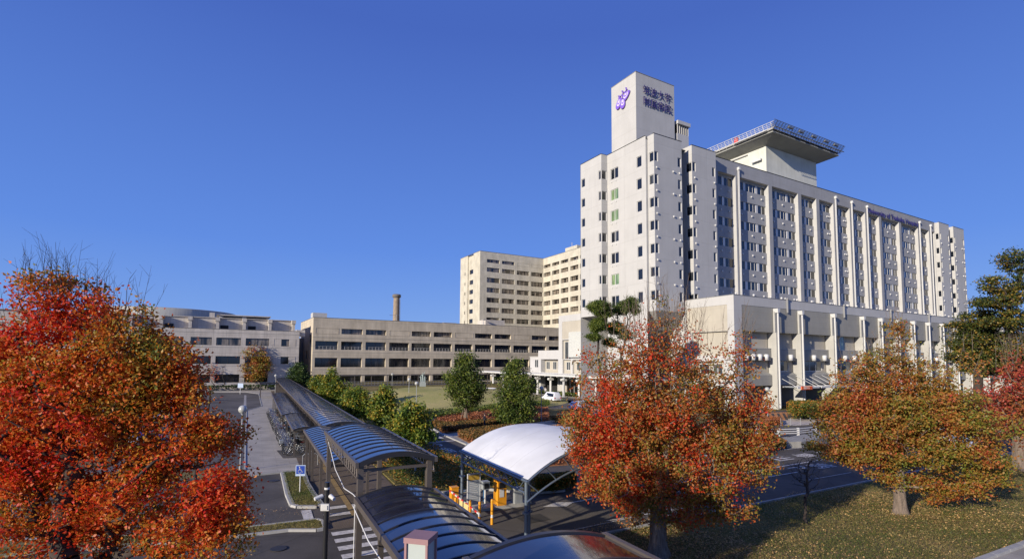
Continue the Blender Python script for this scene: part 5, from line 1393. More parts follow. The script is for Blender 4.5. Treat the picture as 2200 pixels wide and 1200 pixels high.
def tree(label, base, blobs, nodes, leaves, lsize, leaf, seed, fork=2., trunk_r=.25, bark=None, spread=.32, group=None, name='tree', bare=0, bare_len=1.2, shell=.45, flat=1., bot=None, twig_r=.012, up=.02, stakes=False, lean=(0, 0), thin_top=0.):
    "blobs: (dx, dy, z, rx, ry, rz[, weight]) around the base"
    rng = np.random.default_rng(seed)
    root = thing(name, label, 'tree', (base[0], base[1], 0), 0, group)
    B = np.array([list(b_)+[1.]*(7-len(b_)) for b_ in blobs], float)
    w = (B[:, 3]*B[:, 4]*B[:, 5])**.8*B[:, 6]; w /= w.sum()
    idx = rng.choice(len(B), nodes, p=w)
    d = rng.normal(size=(nodes, 3)); d /= np.linalg.norm(d, axis=1)[:, None]
    r = rng.random(nodes)**shell
    P = B[idx, :3]+d*r[:, None]*B[idx, 3:6]
    # skeleton: trunk, then every point joins its nearest forerunner
    f0 = np.array([lean[0], lean[1], fork])
    top = B[np.argmax(B[:, 2]), :3]
    trunk = [np.zeros(3), f0*np.array([.35, .35, .5]), f0]
    cen = (B[:, :3]*w[:, None]).sum(0)
    axis_top = np.array([top[0]*.6+cen[0]*.4, top[1]*.6+cen[1]*.4, max(fork+.1, top[2]*.92)])
    k = 5
    for i in range(1, k+1): trunk.append(f0+(axis_top-f0)*i/k+rng.normal(size=3)*.06*fork)
    N0 = len(trunk)
    P = P[np.argsort(np.linalg.norm(P-f0, axis=1))]
    X = np.concatenate([np.array(trunk), P]); par = np.full(len(X), -1); par[1:N0] = np.arange(N0-1)
    plen = np.zeros(len(X))
    for i in range(1, N0): plen[i] = plen[i-1]+np.linalg.norm(X[i]-X[i-1])
    for i in range(N0, len(X)):
        cand = X[1:i]
        dd = np.linalg.norm(cand-X[i], axis=1)
        up_pen = np.maximum(0, cand[:, 2]-X[i, 2]-.0)*.9
        cost = dd**1.15+up_pen+.12*plen[1:i]
        if fork > .5: cost[0] += 3
        j = int(np.argmin(cost))+1
        par[i] = j; plen[i] = plen[j]+np.linalg.norm(X[i]-X[j])
    cnt = np.ones(len(X))
    for i in range(len(X)-1, 0, -1): cnt[par[i]] += cnt[i]
    rad = twig_r*cnt**.5
    rad *= 1/max(1e-6, rad[1])*trunk_r if rad[1] > trunk_r else 1
    rad = np.minimum(rad, trunk_r); rad = np.maximum(rad, twig_r*.7)
    rad[0] = trunk_r*1.35; rad[1] = trunk_r
    A, Bp, ra, rb = [], [], [], []
    for i in range(1, len(X)):
        p = par[i]; a, b_ = X[p], X[i]
        L_ = np.linalg.norm(b_-a)
        r0_, r1_ = min(rad[p], rad[i]*1.35), rad[i]
        if p < N0 and i < N0: r0_ = rad[p]
        mid = (a+b_)/2+(rng.normal(size=3)*.05+np.array([0, 0, -.04]))*L_
        A += [a, mid]; Bp += [mid, b_]; ra += [r0_, (r0_+r1_)/2]; rb += [(r0_+r1_)/2, r1_]
    A, Bp, ra, rb = np.array(A), np.array(Bp), np.array(ra), np.array(rb)
    outer = P
    if bare:
        tops = P[np.argsort(-(P[:, 2]+rng.normal(size=len(P))*.25))[:bare]]
        a_, b__, r1, r2 = [], [], [], []
        for p in tops:
            v = (p-cen)/np.linalg.norm(p-cen); v = v*.35+np.array([0, 0, 1.])+rng.normal(size=3)*.14; v /= np.linalg.norm(v)
            L_ = bare_len*(.5+rng.random()); m1 = p+v*L_*.5; e = p+v*L_+rng.normal(size=3)*.05
            a_ += [p, m1]; b__ += [m1, e]; r1 += [twig_r*.8, twig_r*.55]; r2 += [twig_r*.55, twig_r*.25]
            for q_ in range(3):
                s = p+v*L_*(.3+.22*q_); u = v+rng.normal(size=3)*.35; u /= np.linalg.norm(u); a_.append(s); b__.append(s+u*L_*.35); r1.append(twig_r*.45); r2.append(twig_r*.2)
        A = np.concatenate([A, a_]); Bp = np.concatenate([Bp, b__]); ra = np.concatenate([ra, r1]); rb = np.concatenate([rb, r2])
    thick = np.maximum(ra, rb) > trunk_r*.22
    # one continuous bole with root flare and ridged bark as far as the third trunk joint
    if trunk_r > .1:
        thick[:6] = False; thin = ~thick; thin[:6] = False
        ns_ = 26; q = MB(); rings = []
        path_ = []
        for a_i in range(3):
            for t_ in range(6): path_.append((X[a_i]+(X[a_i+1]-X[a_i])*t_/6, rad[max(1, a_i)]+(rad[a_i+1]-rad[max(1, a_i)])*t_/6))
        path_.append((X[3], rad[3]))
        vs_ = []
        for c_, r__ in path_:
            z_ = c_[2]; fl = 1+.75*math.exp(-z_/(trunk_r*1.3))
            for i_ in range(ns_):
                an = 2*math.pi*i_/ns_
                rr__ = r__*fl*(1+.075*math.sin(5*an+z_*1.1)+.05*math.sin(11*an-z_*2.3)+.035*math.sin(17*an+z_*5)+(.12*math.sin(4*an+1) if z_ < .35 else 0))
                vs_.append((c_[0]+rr__*math.cos(an), c_[1]+rr__*math.sin(an), z_-(.05 if z_ < .01 else 0)))
        m__ = len(path_)
        q.add(vs_, [(j_*ns_+i_, j_*ns_+(i_+1) % ns_, (j_+1)*ns_+(i_+1) % ns_, (j_+1)*ns_+i_) for j_ in range(m__-1) for i_ in range(ns_)], 0, True)
        bole = q
    else: bole = None; thin = ~thick
    if bole:
        bole.build('trunk', bark or M_bark, root)
        if thick.any(): link('boughs', tubes_mesh('boughs', (A[thick], Bp[thick], ra[thick], rb[thick]), bark or M_bark, 9), root)
    else: link('trunk', tubes_mesh('trunk', (A[thick], Bp[thick], ra[thick], rb[thick]), bark or M_bark, 9), root)
    link('limbs', tubes_mesh('limbs', (A[thin], Bp[thin], ra[thin], rb[thin]), bark or M_twig, 4), root)
    if leaves:
        # leaves gather round the outer points and along their last branch
        ti = N0+rng.integers(0, len(P), leaves)
        wts = rng.random(len(X))**1.5
        keep_ = rng.random(leaves) < (.12+.88*wts[ti])
        if thin_top:
            zz_ = (X[ti, 2]-np.percentile(P[:, 2], 45))/(P[:, 2].max()-np.percentile(P[:, 2], 45))
            keep_ &= rng.random(leaves) > thin_top*np.clip(zz_*1.4, 0, 1)
        ti = ti[keep_]
        f = rng.random(len(ti))**.6
        base_ = X[ti]*f[:, None]+X[par[ti]]*(1-f[:, None])
        far = np.linalg.norm(X[ti]-X[par[ti]], axis=1) > 1.6*spread*3
        base_[far] = X[ti][far]
        pts = base_+rng.normal(size=(len(ti), 3))*spread*np.array([1, 1, .7*flat])
        if bot is not None: pts = pts[pts[:, 2] > bot]
        link('crown', leaf_mesh('crown', pts, lsize, rng, leaf, up), root)
    if stakes:
        for s in range(4):
            an = s*math.pi/2+.5
            q = MB(); q.tube((math.cos(an)*.75, math.sin(an)*.75, 0), (math.cos(an)*.2, math.sin(an)*.2, 2.0), .05, n=6); q.build('stake', M_twig, root)
    return root
def blobs_px(base, D, spec, depth=.9):
    "crown lobes measured as (x, y, r[, ry[, dD[, weight]]]) at distance D"
    out = []
    for s in spec:
        x, y, r_ = s[:3]; ry = s[3] if len(s) > 3 and s[3] else r_; dD = s[4] if len(s) > 4 and s[4] else 0; w_ = s[5] if len(s) > 5 else 1.
        c = ptD(x, y, D+dD); k = (D+dD)/F_PX
        out.append((c[0]-base[0], c[1]-base[1], c[2], r_*k, r_*k*depth, ry*k, w_))
    return out
GT = 'maples in autumn colour along the road'
# 1 big front tree on the left
b1 = ptD(235, 1200, 7.6); b1 = (b1[0], b1[1], 0)
tree('huge orange and red maple filling the left edge, bare twigs above its crown', b1, blobs_px(b1, 7.6, [(120, 680, 95, 100), (240, 690, 80, 90), (100, 610, 45, 50), (395, 860, 55, 65, 0, 1.2), (375, 800, 60, 60, 0, 1.), (300, 1020, 90, 90, .2, .9), (430, 930, 50, 50, 0, 1.), (260, 780, 110, 100), (300, 860, 100, 90, 0, .8), (20, 760, 110), (330, 780, 85, 90), (180, 850, 170, 130), (350, 880, 70, 80, 0, .5), (60, 980, 120, 150), (-60, 900, 120, 200), (130, 1120, 130, 110), (290, 1060, 110, 120, 0, .55),
    (465, 950, 62, 62, .4, 1.3), (475, 1050, 65, 60, .2, 1.2), (440, 1140, 100, 80, 0, 1.2), (330, 960, 60, 60, -.3, .6), (390, 730, 22, 22, 0, .8), (500, 1120, 40, 50)]),
    1700, 260000, .052, L_front, 11, 3.9, .17, M_barkd, .10, GT, bare=90, bare_len=.5, twig_r=.005, shell=.42, thin_top=.3)
# 2 middle tree
b2 = at(1415, 1196)
tree('large orange and red maple in the middle, standing on the grass beside the toll canopy', b2, blobs_px(b2, 21.6, [(1400, 745, 95, 70), (1310, 810, 80, 75), (1420, 840, 130, 100, 0, 1.), (1300, 920, 90, 80), (1560, 930, 80, 80), (1460, 700, 40, 45, 0, .7), (1500, 790, 80, 80, 0, .75), (1595, 760, 45, 50), (1350, 900, 110, 80), (1470, 900, 110, 90, 0, .7), (1590, 860, 60, 60), (1270, 950, 62, 60),
    (1350, 1010, 100, 70), (1480, 1010, 120, 70), (1610, 970, 60, 70), (1290, 1040, 60, 40), (1450, 1070, 110, 45), (1560, 1090, 62, 45), (1340, 1095, 42, 45), (1410, 1110, 28, 55), (1500, 1120, 45, 30), (1650, 930, 25), (1225, 905, 28, 35), (1430, 655, 22, 25, 0, .5), (1640, 790, 12)]),
    2100, 185000, .112, L_mid, 22, 2.3, .30, M_bark, .20, GT, bare=130, bare_len=1.2, twig_r=.012, shell=.38, thin_top=.72)
# 3 right tree
b3 = at(1935, 1103)
tree('broad golden and orange maple on the right with a thick pale trunk on the grass', b3, blobs_px(b3, 27.85, [(1920, 780, 55, 50), (1925, 715, 25, 40, 0, .8), (1850, 810, 60, 50), (1990, 810, 60, 45), (1830, 890, 75, 55), (1930, 870, 90, 60), (2030, 880, 80, 60), (2110, 910, 60, 50), (1850, 960, 60, 45), (1960, 960, 90, 50), (2080, 980, 75, 40),
    (1905, 1015, 45, 30), (1990, 1035, 40, 30), (2060, 1040, 55, 35), (2130, 1020, 35, 22), (2030, 1070, 28, 22), (1785, 950, 42, 36, 0, 1.), (1880, 920, 110, 80), (2010, 900, 90, 70), (2080, 780, 30, 30, 0, .6), (1800, 860, 35)]),
    1700, 180000, .13, L_right, 33, 2.3, .25, M_bark, .25, GT, bare=60, bare_len=1., twig_r=.014, shell=.38, flat=.6, thin_top=.45)
# 4 red tree at the right edge
b4 = at(2192, 1010)
tree('red-leaved half-bare tree at the right edge with a pale forked trunk', b4, blobs_px(b4, 39, [(2150, 850, 55, 45, 0, .8), (2190, 795, 45, 40, 0, .7), (2170, 890, 50, 40), (2240, 850, 80, 70), (2135, 900, 40, 40), (2230, 930, 60, 40)]),
    650, 26000, .19, L_red, 44, 3.4, .36, M_bark, .42, GT, bare=30, bare_len=2., twig_r=.018)
# 5, 6 tall evergreens at the right
for k, (x, D, spec, lab) in enumerate(((2190, 62, [(2190, 560, 42, 30), (2170, 620, 55, 30), (2200, 690, 70, 30), (2150, 650, 42, 14), (2215, 750, 75, 35), (2140, 600, 20, 10), (2180, 780, 60, 25), (2135, 690, 30, 12)], 'tallest dark evergreen rising above the red tree at the right edge'),
        (2105, 66, [(2110, 680, 40, 20), (2080, 700, 40, 16), (2110, 725, 60, 25), (2090, 760, 55, 22), (2060, 742, 25, 10), (2130, 780, 60, 30), (2100, 650, 18, 12)], 'dark layered evergreen in front of the far end of the podium'))):
    c = ptD(x, 900, D); bb_ = (c[0], c[1], 0)
    tree(lab, bb_, blobs_px(bb_, D, spec), 700, 46000, .27, L_cedar, 55+k, 5., .5, M_barkd, .48, 'tall evergreens at the right', name='evergreen_tree', flat=.45, twig_r=.03, up=.6)
# 7, 8 rounded green trees on the lawn
b7 = at(1000, 905)
tree('green rounded tree on stakes in the red planting bed', b7, blobs_px(b7, 67.2, [(1000, 775, 24, 26), (995, 810, 42, 30), (1000, 835, 44, 22), (1000, 860, 36, 14, 0, .8)]), 480, 26000, .26, L_green, 66, 2.2, .22, M_bark, .36, 'green trees round the lawn', stakes=True, twig_r=.02)
b8 = at(1112, 917)
tree('full green tree reaching almost to the ground behind the toll canopy', b8, blobs_px(b8, 62.5, [(1108, 790, 25, 25), (1108, 825, 44, 35), (1108, 865, 52, 35), (1108, 893, 50, 18)]), 560, 36000, .24, L_green, 77, .8, .22, M_bark, .35, 'green trees round the lawn', bot=.1, twig_r=.02)
# 9.. row of yellow-green trees between the walk and the lane
for k, (p, D, spec, n_, lab, lf) in enumerate((
        (9.6, 41, [(885, 895, 34, 30), (905, 930, 28, 26), (850, 925, 30, 25), (865, 960, 35, 20), (920, 905, 14, 14), (835, 950, 25, 20)], 12000, 'yellow-green bushy tree right behind the portal roof', L_yg),
        (9.6, 50, [(828, 862, 24, 26), (815, 890, 22, 25), (838, 885, 18, 20), (828, 838, 10, 14)], 7000, 'slender open yellow-green tree left of the bushy one', L_yg),
        (9.8, 63, [(765, 868, 32, 30), (745, 875, 20, 22), (785, 880, 18, 20), (765, 845, 20, 14)], 11000, 'round dense yellow-green tree, middle of the row beside the walk', L_yg),
        (10.0, 80, [(712, 822, 20, 22), (735, 842, 22, 22), (700, 845, 22, 18), (720, 860, 28, 16), (716, 800, 10, 10)], 11000, 'yellow-green tree with uneven top, second in the row from the far end', L_yg),
        (10.5, 92, [(685, 825, 16, 18), (678, 842, 16, 14), (698, 838, 14, 14)], 6000, 'smaller green tree, farthest in the row beside the walk', L_yg),
        (11., 128, [(642, 795, 18, 18), (650, 812, 22, 14), (632, 812, 16, 14)], 8000, 'dark evergreen at the corner between the pale and the brown building', L_dark))):
    c = ptD(sum(s[0]*s[2] for s in spec)/sum(s[2] for s in spec), 880, D); bb_ = (c[0], c[1], 0)
    tree(lab, bb_, blobs_px(bb_, D, spec), 190, n_*2, .17+.0016*D, lf, 80+k, 1.3, .16, M_bark, .20+.002*D, 'trees beside the covered walk', twig_r=.014)
# trees in front of the pale building
for k, (x, D, spec, n_, lf, lab) in enumerate(((545, 132, [(545, 760, 26, 20), (560, 785, 24, 20), (525, 780, 22, 22), (545, 805, 30, 14)], 14000, L_right, 'round yellow and green tree in front of the pale building'),
        (497, 134, [(495, 785, 22, 22), (490, 760, 12, 14), (480, 800, 18, 14)], 3500, L_red, 'thin reddish tree left of the round yellow one'),
        (455, 128, [(455, 800, 20, 22), (440, 790, 16, 20)], 2500, L_red, 'sparse brownish tree seen past the edge of the big left maple'))):
    c = ptD(x, 835, D); bb_ = (c[0], c[1], 0)
    tree(lab, bb_, blobs_px(bb_, D, spec), 260, n_, .42, lf, 100+k, 2., .25, M_barkd, .5, 'trees before the pale building', bare=20, bare_len=2.2, twig_r=.03)
# cloud-pruned pines against the tower
for k, (x, D, spec, lab) in enumerate(((1290, 74, [(1288, 660, 27, 15), (1283, 698, 19, 15), (1276, 722, 17, 10), (1300, 672, 16, 10)], 'cloud-pruned evergreen against the white tower, the left one with its trunk showing'),
        (1335, 76, [(1352, 652, 21, 17), (1330, 666, 20, 12), (1322, 703, 19, 16), (1310, 735, 14, 10), (1345, 720, 16, 10), (1365, 668, 10, 8)], 'cloud-pruned evergreen against the white tower, the right one half behind the orange maple'))):
    c = ptD(x, 880, D); bb_ = (c[0], c[1], 0)
    tree(lab, bb_, blobs_px(bb_, D, spec), 300, 44000, .18, L_green, 120+k, 6., .16, M_barkd, .3, 'cloud-pruned evergreens', name='evergreen_tree', twig_r=.02, flat=.7, shell=.4)
# bare trees
b_ = at(1732, 1125); c = blobs_px(b_, 26.5, [(1730, 1010, 38, 45), (1745, 990, 25, 25), (1715, 1020, 25, 30)])
tree('small bare tree on the grass between the two maples', b_, c, 170, 0, .1, L_red, 140, 1.3, .07, M_barkd, .2, twig_r=.010, shell=.6)
c = ptD(385, 1150, 17); bb_ = (c[0], c[1], 0)
tree('bare upright saplings showing dark stems past the big left maple', bb_, blobs_px(bb_, 17, [(430, 880, 50, 70), (470, 800, 25, 40), (420, 940, 50, 60)]), 90, 0, .1, L_red, 141, .5, .06, M_barkd, .2, twig_r=.009, shell=.7)

# ------------------------------------------------------------------ ground plants
def inside(px_, py_, poly):
    x, y = px_, py_; n = len(poly); c = np.zeros(len(x), bool)
    j = n-1
    for i in range(n):
        xi, yi = poly[i][:2]; xj, yj = poly[j][:2]
        m_ = ((yi > y) != (yj > y)) & (x < (xj-xi)*(y-yi)/((yj-yi) or 1e-9)+xi)
        c ^= m_; j = i
    return c
def scatter(name, poly, n, h, size, m, seed, up=.8, clump=.6, z0=0., asp=.62, kind='stuff', label=None, cat=None, rough=.5, group=None):
    rng = np.random.default_rng(seed)
    P = np.array([p[:2] for p in poly]); lo, hi = P.min(0), P.max(0)
    X = lo+(hi-lo)*rng.random((int(n*2.2), 2)); X = X[inside(X[:, 0], X[:, 1], poly)][:n]
    bump = np.sin(X[:, 0]*1.9+seed)*np.sin(X[:, 1]*1.7+seed*2)*.5+np.sin(X[:, 0]*4.1)*np.sin(X[:, 1]*3.7)*.3
    top = h*(1+clump*bump*.5)
    z = z0+top*rng.random(len(X))**rough
    pts = np.column_stack([X, z])
    o = link(name, leaf_mesh(name, pts, size, rng, m, up, asp=asp))
    if kind: tag(o, kind=kind)
    if label: tag(o, label, cat, group)
    return o
scatter('shrub_cover', bed1[:7]+[pw(14.4, 34), pw(13.9, 45), pw(13.9, 60), pw(8.7, 60), pw(8.5, 45)], 60000, .75, .13, L_shrub, 1, .5, 1.1, .05)
scatter('red_ground_cover', bed2, 42000, .45, .2, L_heather, 2, .9, .8, .05)
scatter('brown_ground_cover', bed3, 42000, .45, .2, L_heather, 3, .9, .8, .05)
scatter('green_ground_cover', PX((840, 905), (900, 893), (1000, 886), (1085, 874), (1180, 868), (1182, 876), (1090, 882), (1005, 894), (930, 905), (880, 925)), 16000, .7, .25, L_green, 4, .6, .6, .2)
def hedge(label, poly, n, h, size, m, seed): return scatter('hedge', poly, n, h, size, m, seed, .4, .25, 0, .62, None, label, 'hedge', .35, 'clipped hedges')
hedge('long low brownish hedge along the path behind the walking person', PX((925, 915), (945, 927), (950, 931), (1045, 920), (1120, 912), (1120, 906), (1040, 912), (960, 918)), 22000, .75, .16, L_hedge, 5)
hedge('low brown hedge behind the left rim of the white toll canopy', PX((982, 940), (1035, 930), (1090, 925), (1140, 924), (1120, 936), (1060, 950), (1020, 957)), 20000, .8, .15, L_hedge, 6)
hedge('dark green hedge behind the right side of the toll canopy', PX((1150, 1050), (1230, 1042), (1240, 1050), (1200, 1060), (1150, 1062)), 16000, .9, .13, L_shrub, 7)
hedge('tall clipped green and orange hedge in front of the podium entrance', PX((1690, 893), (1705, 905), (1830, 903), (1830, 890), (1700, 888)), 26000, 2.1, .22, L_shrub, 8)
hedge('small dark red hedge on the rounded kerb island', PX((1632, 906), (1645, 914), (1680, 914), (1676, 906), (1650, 903)), 9000, .7, .18, L_heather, 9)
hedge('brown low hedge behind the red maple, at the foot of the retaining wall', PX((1560, 945), (1600, 985), (1690, 966), (1670, 950)), 16000, .8, .15, L_hedge, 10)
hedge('low green hedge at the foot of the porch columns', UVs((67.5, 84), (68.6, 84), (68.6, 112), (67.5, 112)), 9000, .9, .3, L_green, 11)
hedge('dark bushes along the foot of the pale building', UVs((-40, 144), (17, 144), (17, 146.4), (-40, 146.4)), 14000, 1.3, .45, L_dark, 12)
hedge('dark bushes at the far end of the toll hedge beside the footpath', PX((1180, 905), (1210, 915), (1290, 912), (1290, 900)), 14000, .8, .17, L_hedge, 13)
lawnR = PWs((9.6, 10.6), (60, 11.2), (60, 21), (27, 20.1), (14, 19.6), (9.7, 19.4))
scatter('fallen_leaf_litter', lawnR, 30000, .035, .08, L_fallen, 20, 1.2, 0, .01)
scatter('grass', lawnR, 150000, .11, .12, L_grass, 21, .0, .4, .0, .16)
scatter('grass', isl, 9000, .09, .10, L_grass, 22, .0, .4, .10, .16)
scatter('grass', PX((-60, 1192), (300, 1153), (554, 1135), (680, 1120), (690, 1137), (620, 1139), (480, 1156), (-60, 1215)), 16000, .08, .10, L_grass, 23, .0, .4, .10, .16)
scatter('fallen_leaf_litter', PX((540, 1140), (690, 1100), (690, 1085), (640, 1085), (100, 1190), (100, 1200), (540, 1200)), 500, .01, .08, L_fallen, 24, 2., 0, .13)

for k, (cx_, cy_, r_) in enumerate(((7.2, 23, 3.2), (7.6, 23.3, 5.2), (22.5, 29.5, 4.), (22.8, 29.3, 6.5))):
    scatter('fallen_leaf_litter', [(cx_+r_*math.cos(a*.5236)*(1+.2*math.sin(a*2.3+k)), cy_+r_*.7*math.sin(a*.5236)) for a in range(12)], 2500, .05, .09, L_fallen, 30+k, 1.3, 0, .02)

# ================================================================== BICYCLES, SCOOTER, CARS, PEOPLE
M_tyre = mat('tyre', (.02, .02, .02), .8, var=0)
M_chrome = mat('chrome', (.55, .55, .56), .25, .9, var=.05)
def bicycle(label, colr, loc, rot):
    r = thing('bicycle', label, 'bicycle', loc, rot, 'bicycles parked in a row under the shelters')
    for x in (-.54, .54):
        b = MB(); b.torus((x, 0, .34), .32, .022, 'y', 20, 5, 0); w = b.build('wheel', M_tyre, r)
        b = MB(); b.torus((x, 0, .34), .295, .010, 'y', 20, 4, 0)
        for k in range(6):
            a = math.pi*k/6; b.tube((x-.29*math.cos(a), 0, .34-.29*math.sin(a)), (x+.29*math.cos(a), 0, .34+.29*math.sin(a)), .005, n=3)
        b.build('rim', M_chrome, w)
    b = MB()
    for p in (((.54, .34), (.36, .92)), ((.36, .85), (-.1, .38)), ((-.1, .38), (-.22, .82)), ((-.1, .38), (-.54, .34)), ((-.54, .34), (-.2, .7)), ((.38, .75), (-.18, .62))):
        b.tube((p[0][0], 0, p[0][1]), (p[1][0], 0, p[1][1]), .019, n=6)
    b.box(-.95, -.25, -.035, .035, .68, .70); b.tube((-.1, -.1, .3), (-.1, .1, .46), .02, n=6)
    b.build('frame', colr, r)
    b = MB(); b.path([(.2, -.27, 1.0), (.36, -.2, 1.04), (.37, 0, .97), (.36, .2, 1.04), (.2, .27, 1.0)], .014, 6); b.build('handlebar', M_chrome, r)
    b = MB(); b.ball((-.24, 0, .86), .14, .08, .045, 10, 6); b.tube((-.23, 0, .7), (-.24, 0, .84), .014, n=5); b.build('saddle', M_black, r)
    b = MB()
    for z in (.78, .9, 1.02):
        b.path([(.42, -.15, z), (.7, -.17, z+.02), (.7, .17, z+.02), (.42, .15, z), (.42, -.15, z)], .008, 4)
    for y in (-.15, -.05, .05, .15): b.tube((.7, y, 1.03), (.62, y*.9, .76), .006, n=3); b.tube((.62, y*.9, .76), (.44, y*.9, .76), .006, n=3)
    b.build('basket', M_chrome, r)
    b = MB(); b.box(-.62, -.5, -.03, .03, .66, .68); b.path([(-.86, 0, .48), (-.78, 0, .64), (-.54, 0, .71), (-.3, 0, .62)], .03, 5); b.build('mudguard', colr, r)
    return r
cols = [('black', M_black), ('silver', M_silver), ('white', M_trim), ('dark red', mat('bike_red', (.25, .02, .02), .4)), ('blue', mat('bike_blue', (.02, .07, .2), .4)), ('brown', M_frame)]
protos = {}
rb = random.Random(5)
place = [(w_, i) for i, w_ in enumerate([46.6+.62*k for k in range(16)]+[58.4+.75*k for k in range(30)])]
for w_, i in place:
    cn, cm_ = cols[rb.choice([0, 0, 1, 1, 1, 2, 3, 4, 5])]
    p_ = 2.95+(w_-46)*-.018+rb.uniform(-.12, .12)
    loc = pw(p_+.35, w_, .03); rot = WROT+math.pi+rb.uniform(-.12, .12)
    near = 'nearer' if w_ < 57.5 else 'farther'
    lab = '%s bicycle standing among others under the %s bicycle shelter' % (cn, near)
    if cn not in protos: protos[cn] = bicycle(lab, cm_, loc, rot)
    else: copy_tree(protos[cn], None, loc, rot, lab)
for o in bpy.data.objects:
    if o.name.startswith('bicycle') and o.get('category') == 'bicycle': o['group'] = o['label'].split(' standing')[0]+'s under the '+('nearer' if 'nearer' in o['label'] else 'farther')+' shelter'
c0 = at(630, 967)
sc = thing('motor_scooter', 'black motor scooter parked on the dark patch beside the walk', 'scooter', (c0[0], c0[1], .03), WROT+.1)
for x in (-.62, .62):
    b = MB(); b.torus((x, 0, .24), .19, .055, 'y', 22, 8); w = b.build('wheel', M_tyre, sc)
    b = MB(); b.tube((x, -.04, .24), (x, .04, .24), .14, n=14); b.build('rim', M_silver, w)
b = MB()
b.hexa([(-.85, -.14, .42), (-.1, -.16, .34), (-.1, .16, .34), (-.85, .14, .42)], [(-.95, -.12, .66), (-.12, -.17, .7), (-.12, .17, .7), (-.95, .12, .66)])
b.hexa([(-.2, -.17, .26), (.42, -.17, .26), (.42, .17, .26), (-.2, .17, .26)], [(-.2, -.17, .36), (.40, -.17, .36), (.40, .17, .36), (-.2, .17, .36)])
b.hexa([(.36, -.19, .3), (.52, -.14, .3), (.52, .14, .3), (.36, .19, .3)], [(.24, -.2, .92), (.40, -.15, .96), (.40, .15, .96), (.24, .2, .92)])
b.hexa([(.42, -.09, .45), (.86, -.07, .40), (.86, .07, .40), (.42, .09, .45)], [(.42, -.09, .52), (.82, -.07, .47), (.82, .07, .47), (.42, .09, .52)])
b.tube((.62, 0, .24), (.34, 0, .95), .04, n=8)
b.build('body', mat('scooter_black', (.012, .014, .016), .25, var=0, coat=.6), sc)
b = MB(); b.ball((-.5, 0, .74), .38, .15, .09, 14, 8); b.build('seat', M_black, sc)
b = MB(); b.path([(.16, -.3, 1.04), (.28, -.1, 1.02), (.28, .1, 1.02), (.16, .3, 1.04)], .02, 6); b.tube((.28, -.22, 1.02), (.3, -.3, 1.2), .008, n=4); b.tube((.28, .22, 1.02), (.3, .3, 1.2), .008, n=4); b.build('handlebar', M_chrome, sc)
b = MB(); b.ball((.42, 0, .86), .07, .1, .07, 12, 8); b.build('headlight', M_silver, sc)
b = MB(); b.box(-1.15, -.85, -.17, .17, .7, .98); b.build('top_box', M_silver, sc)
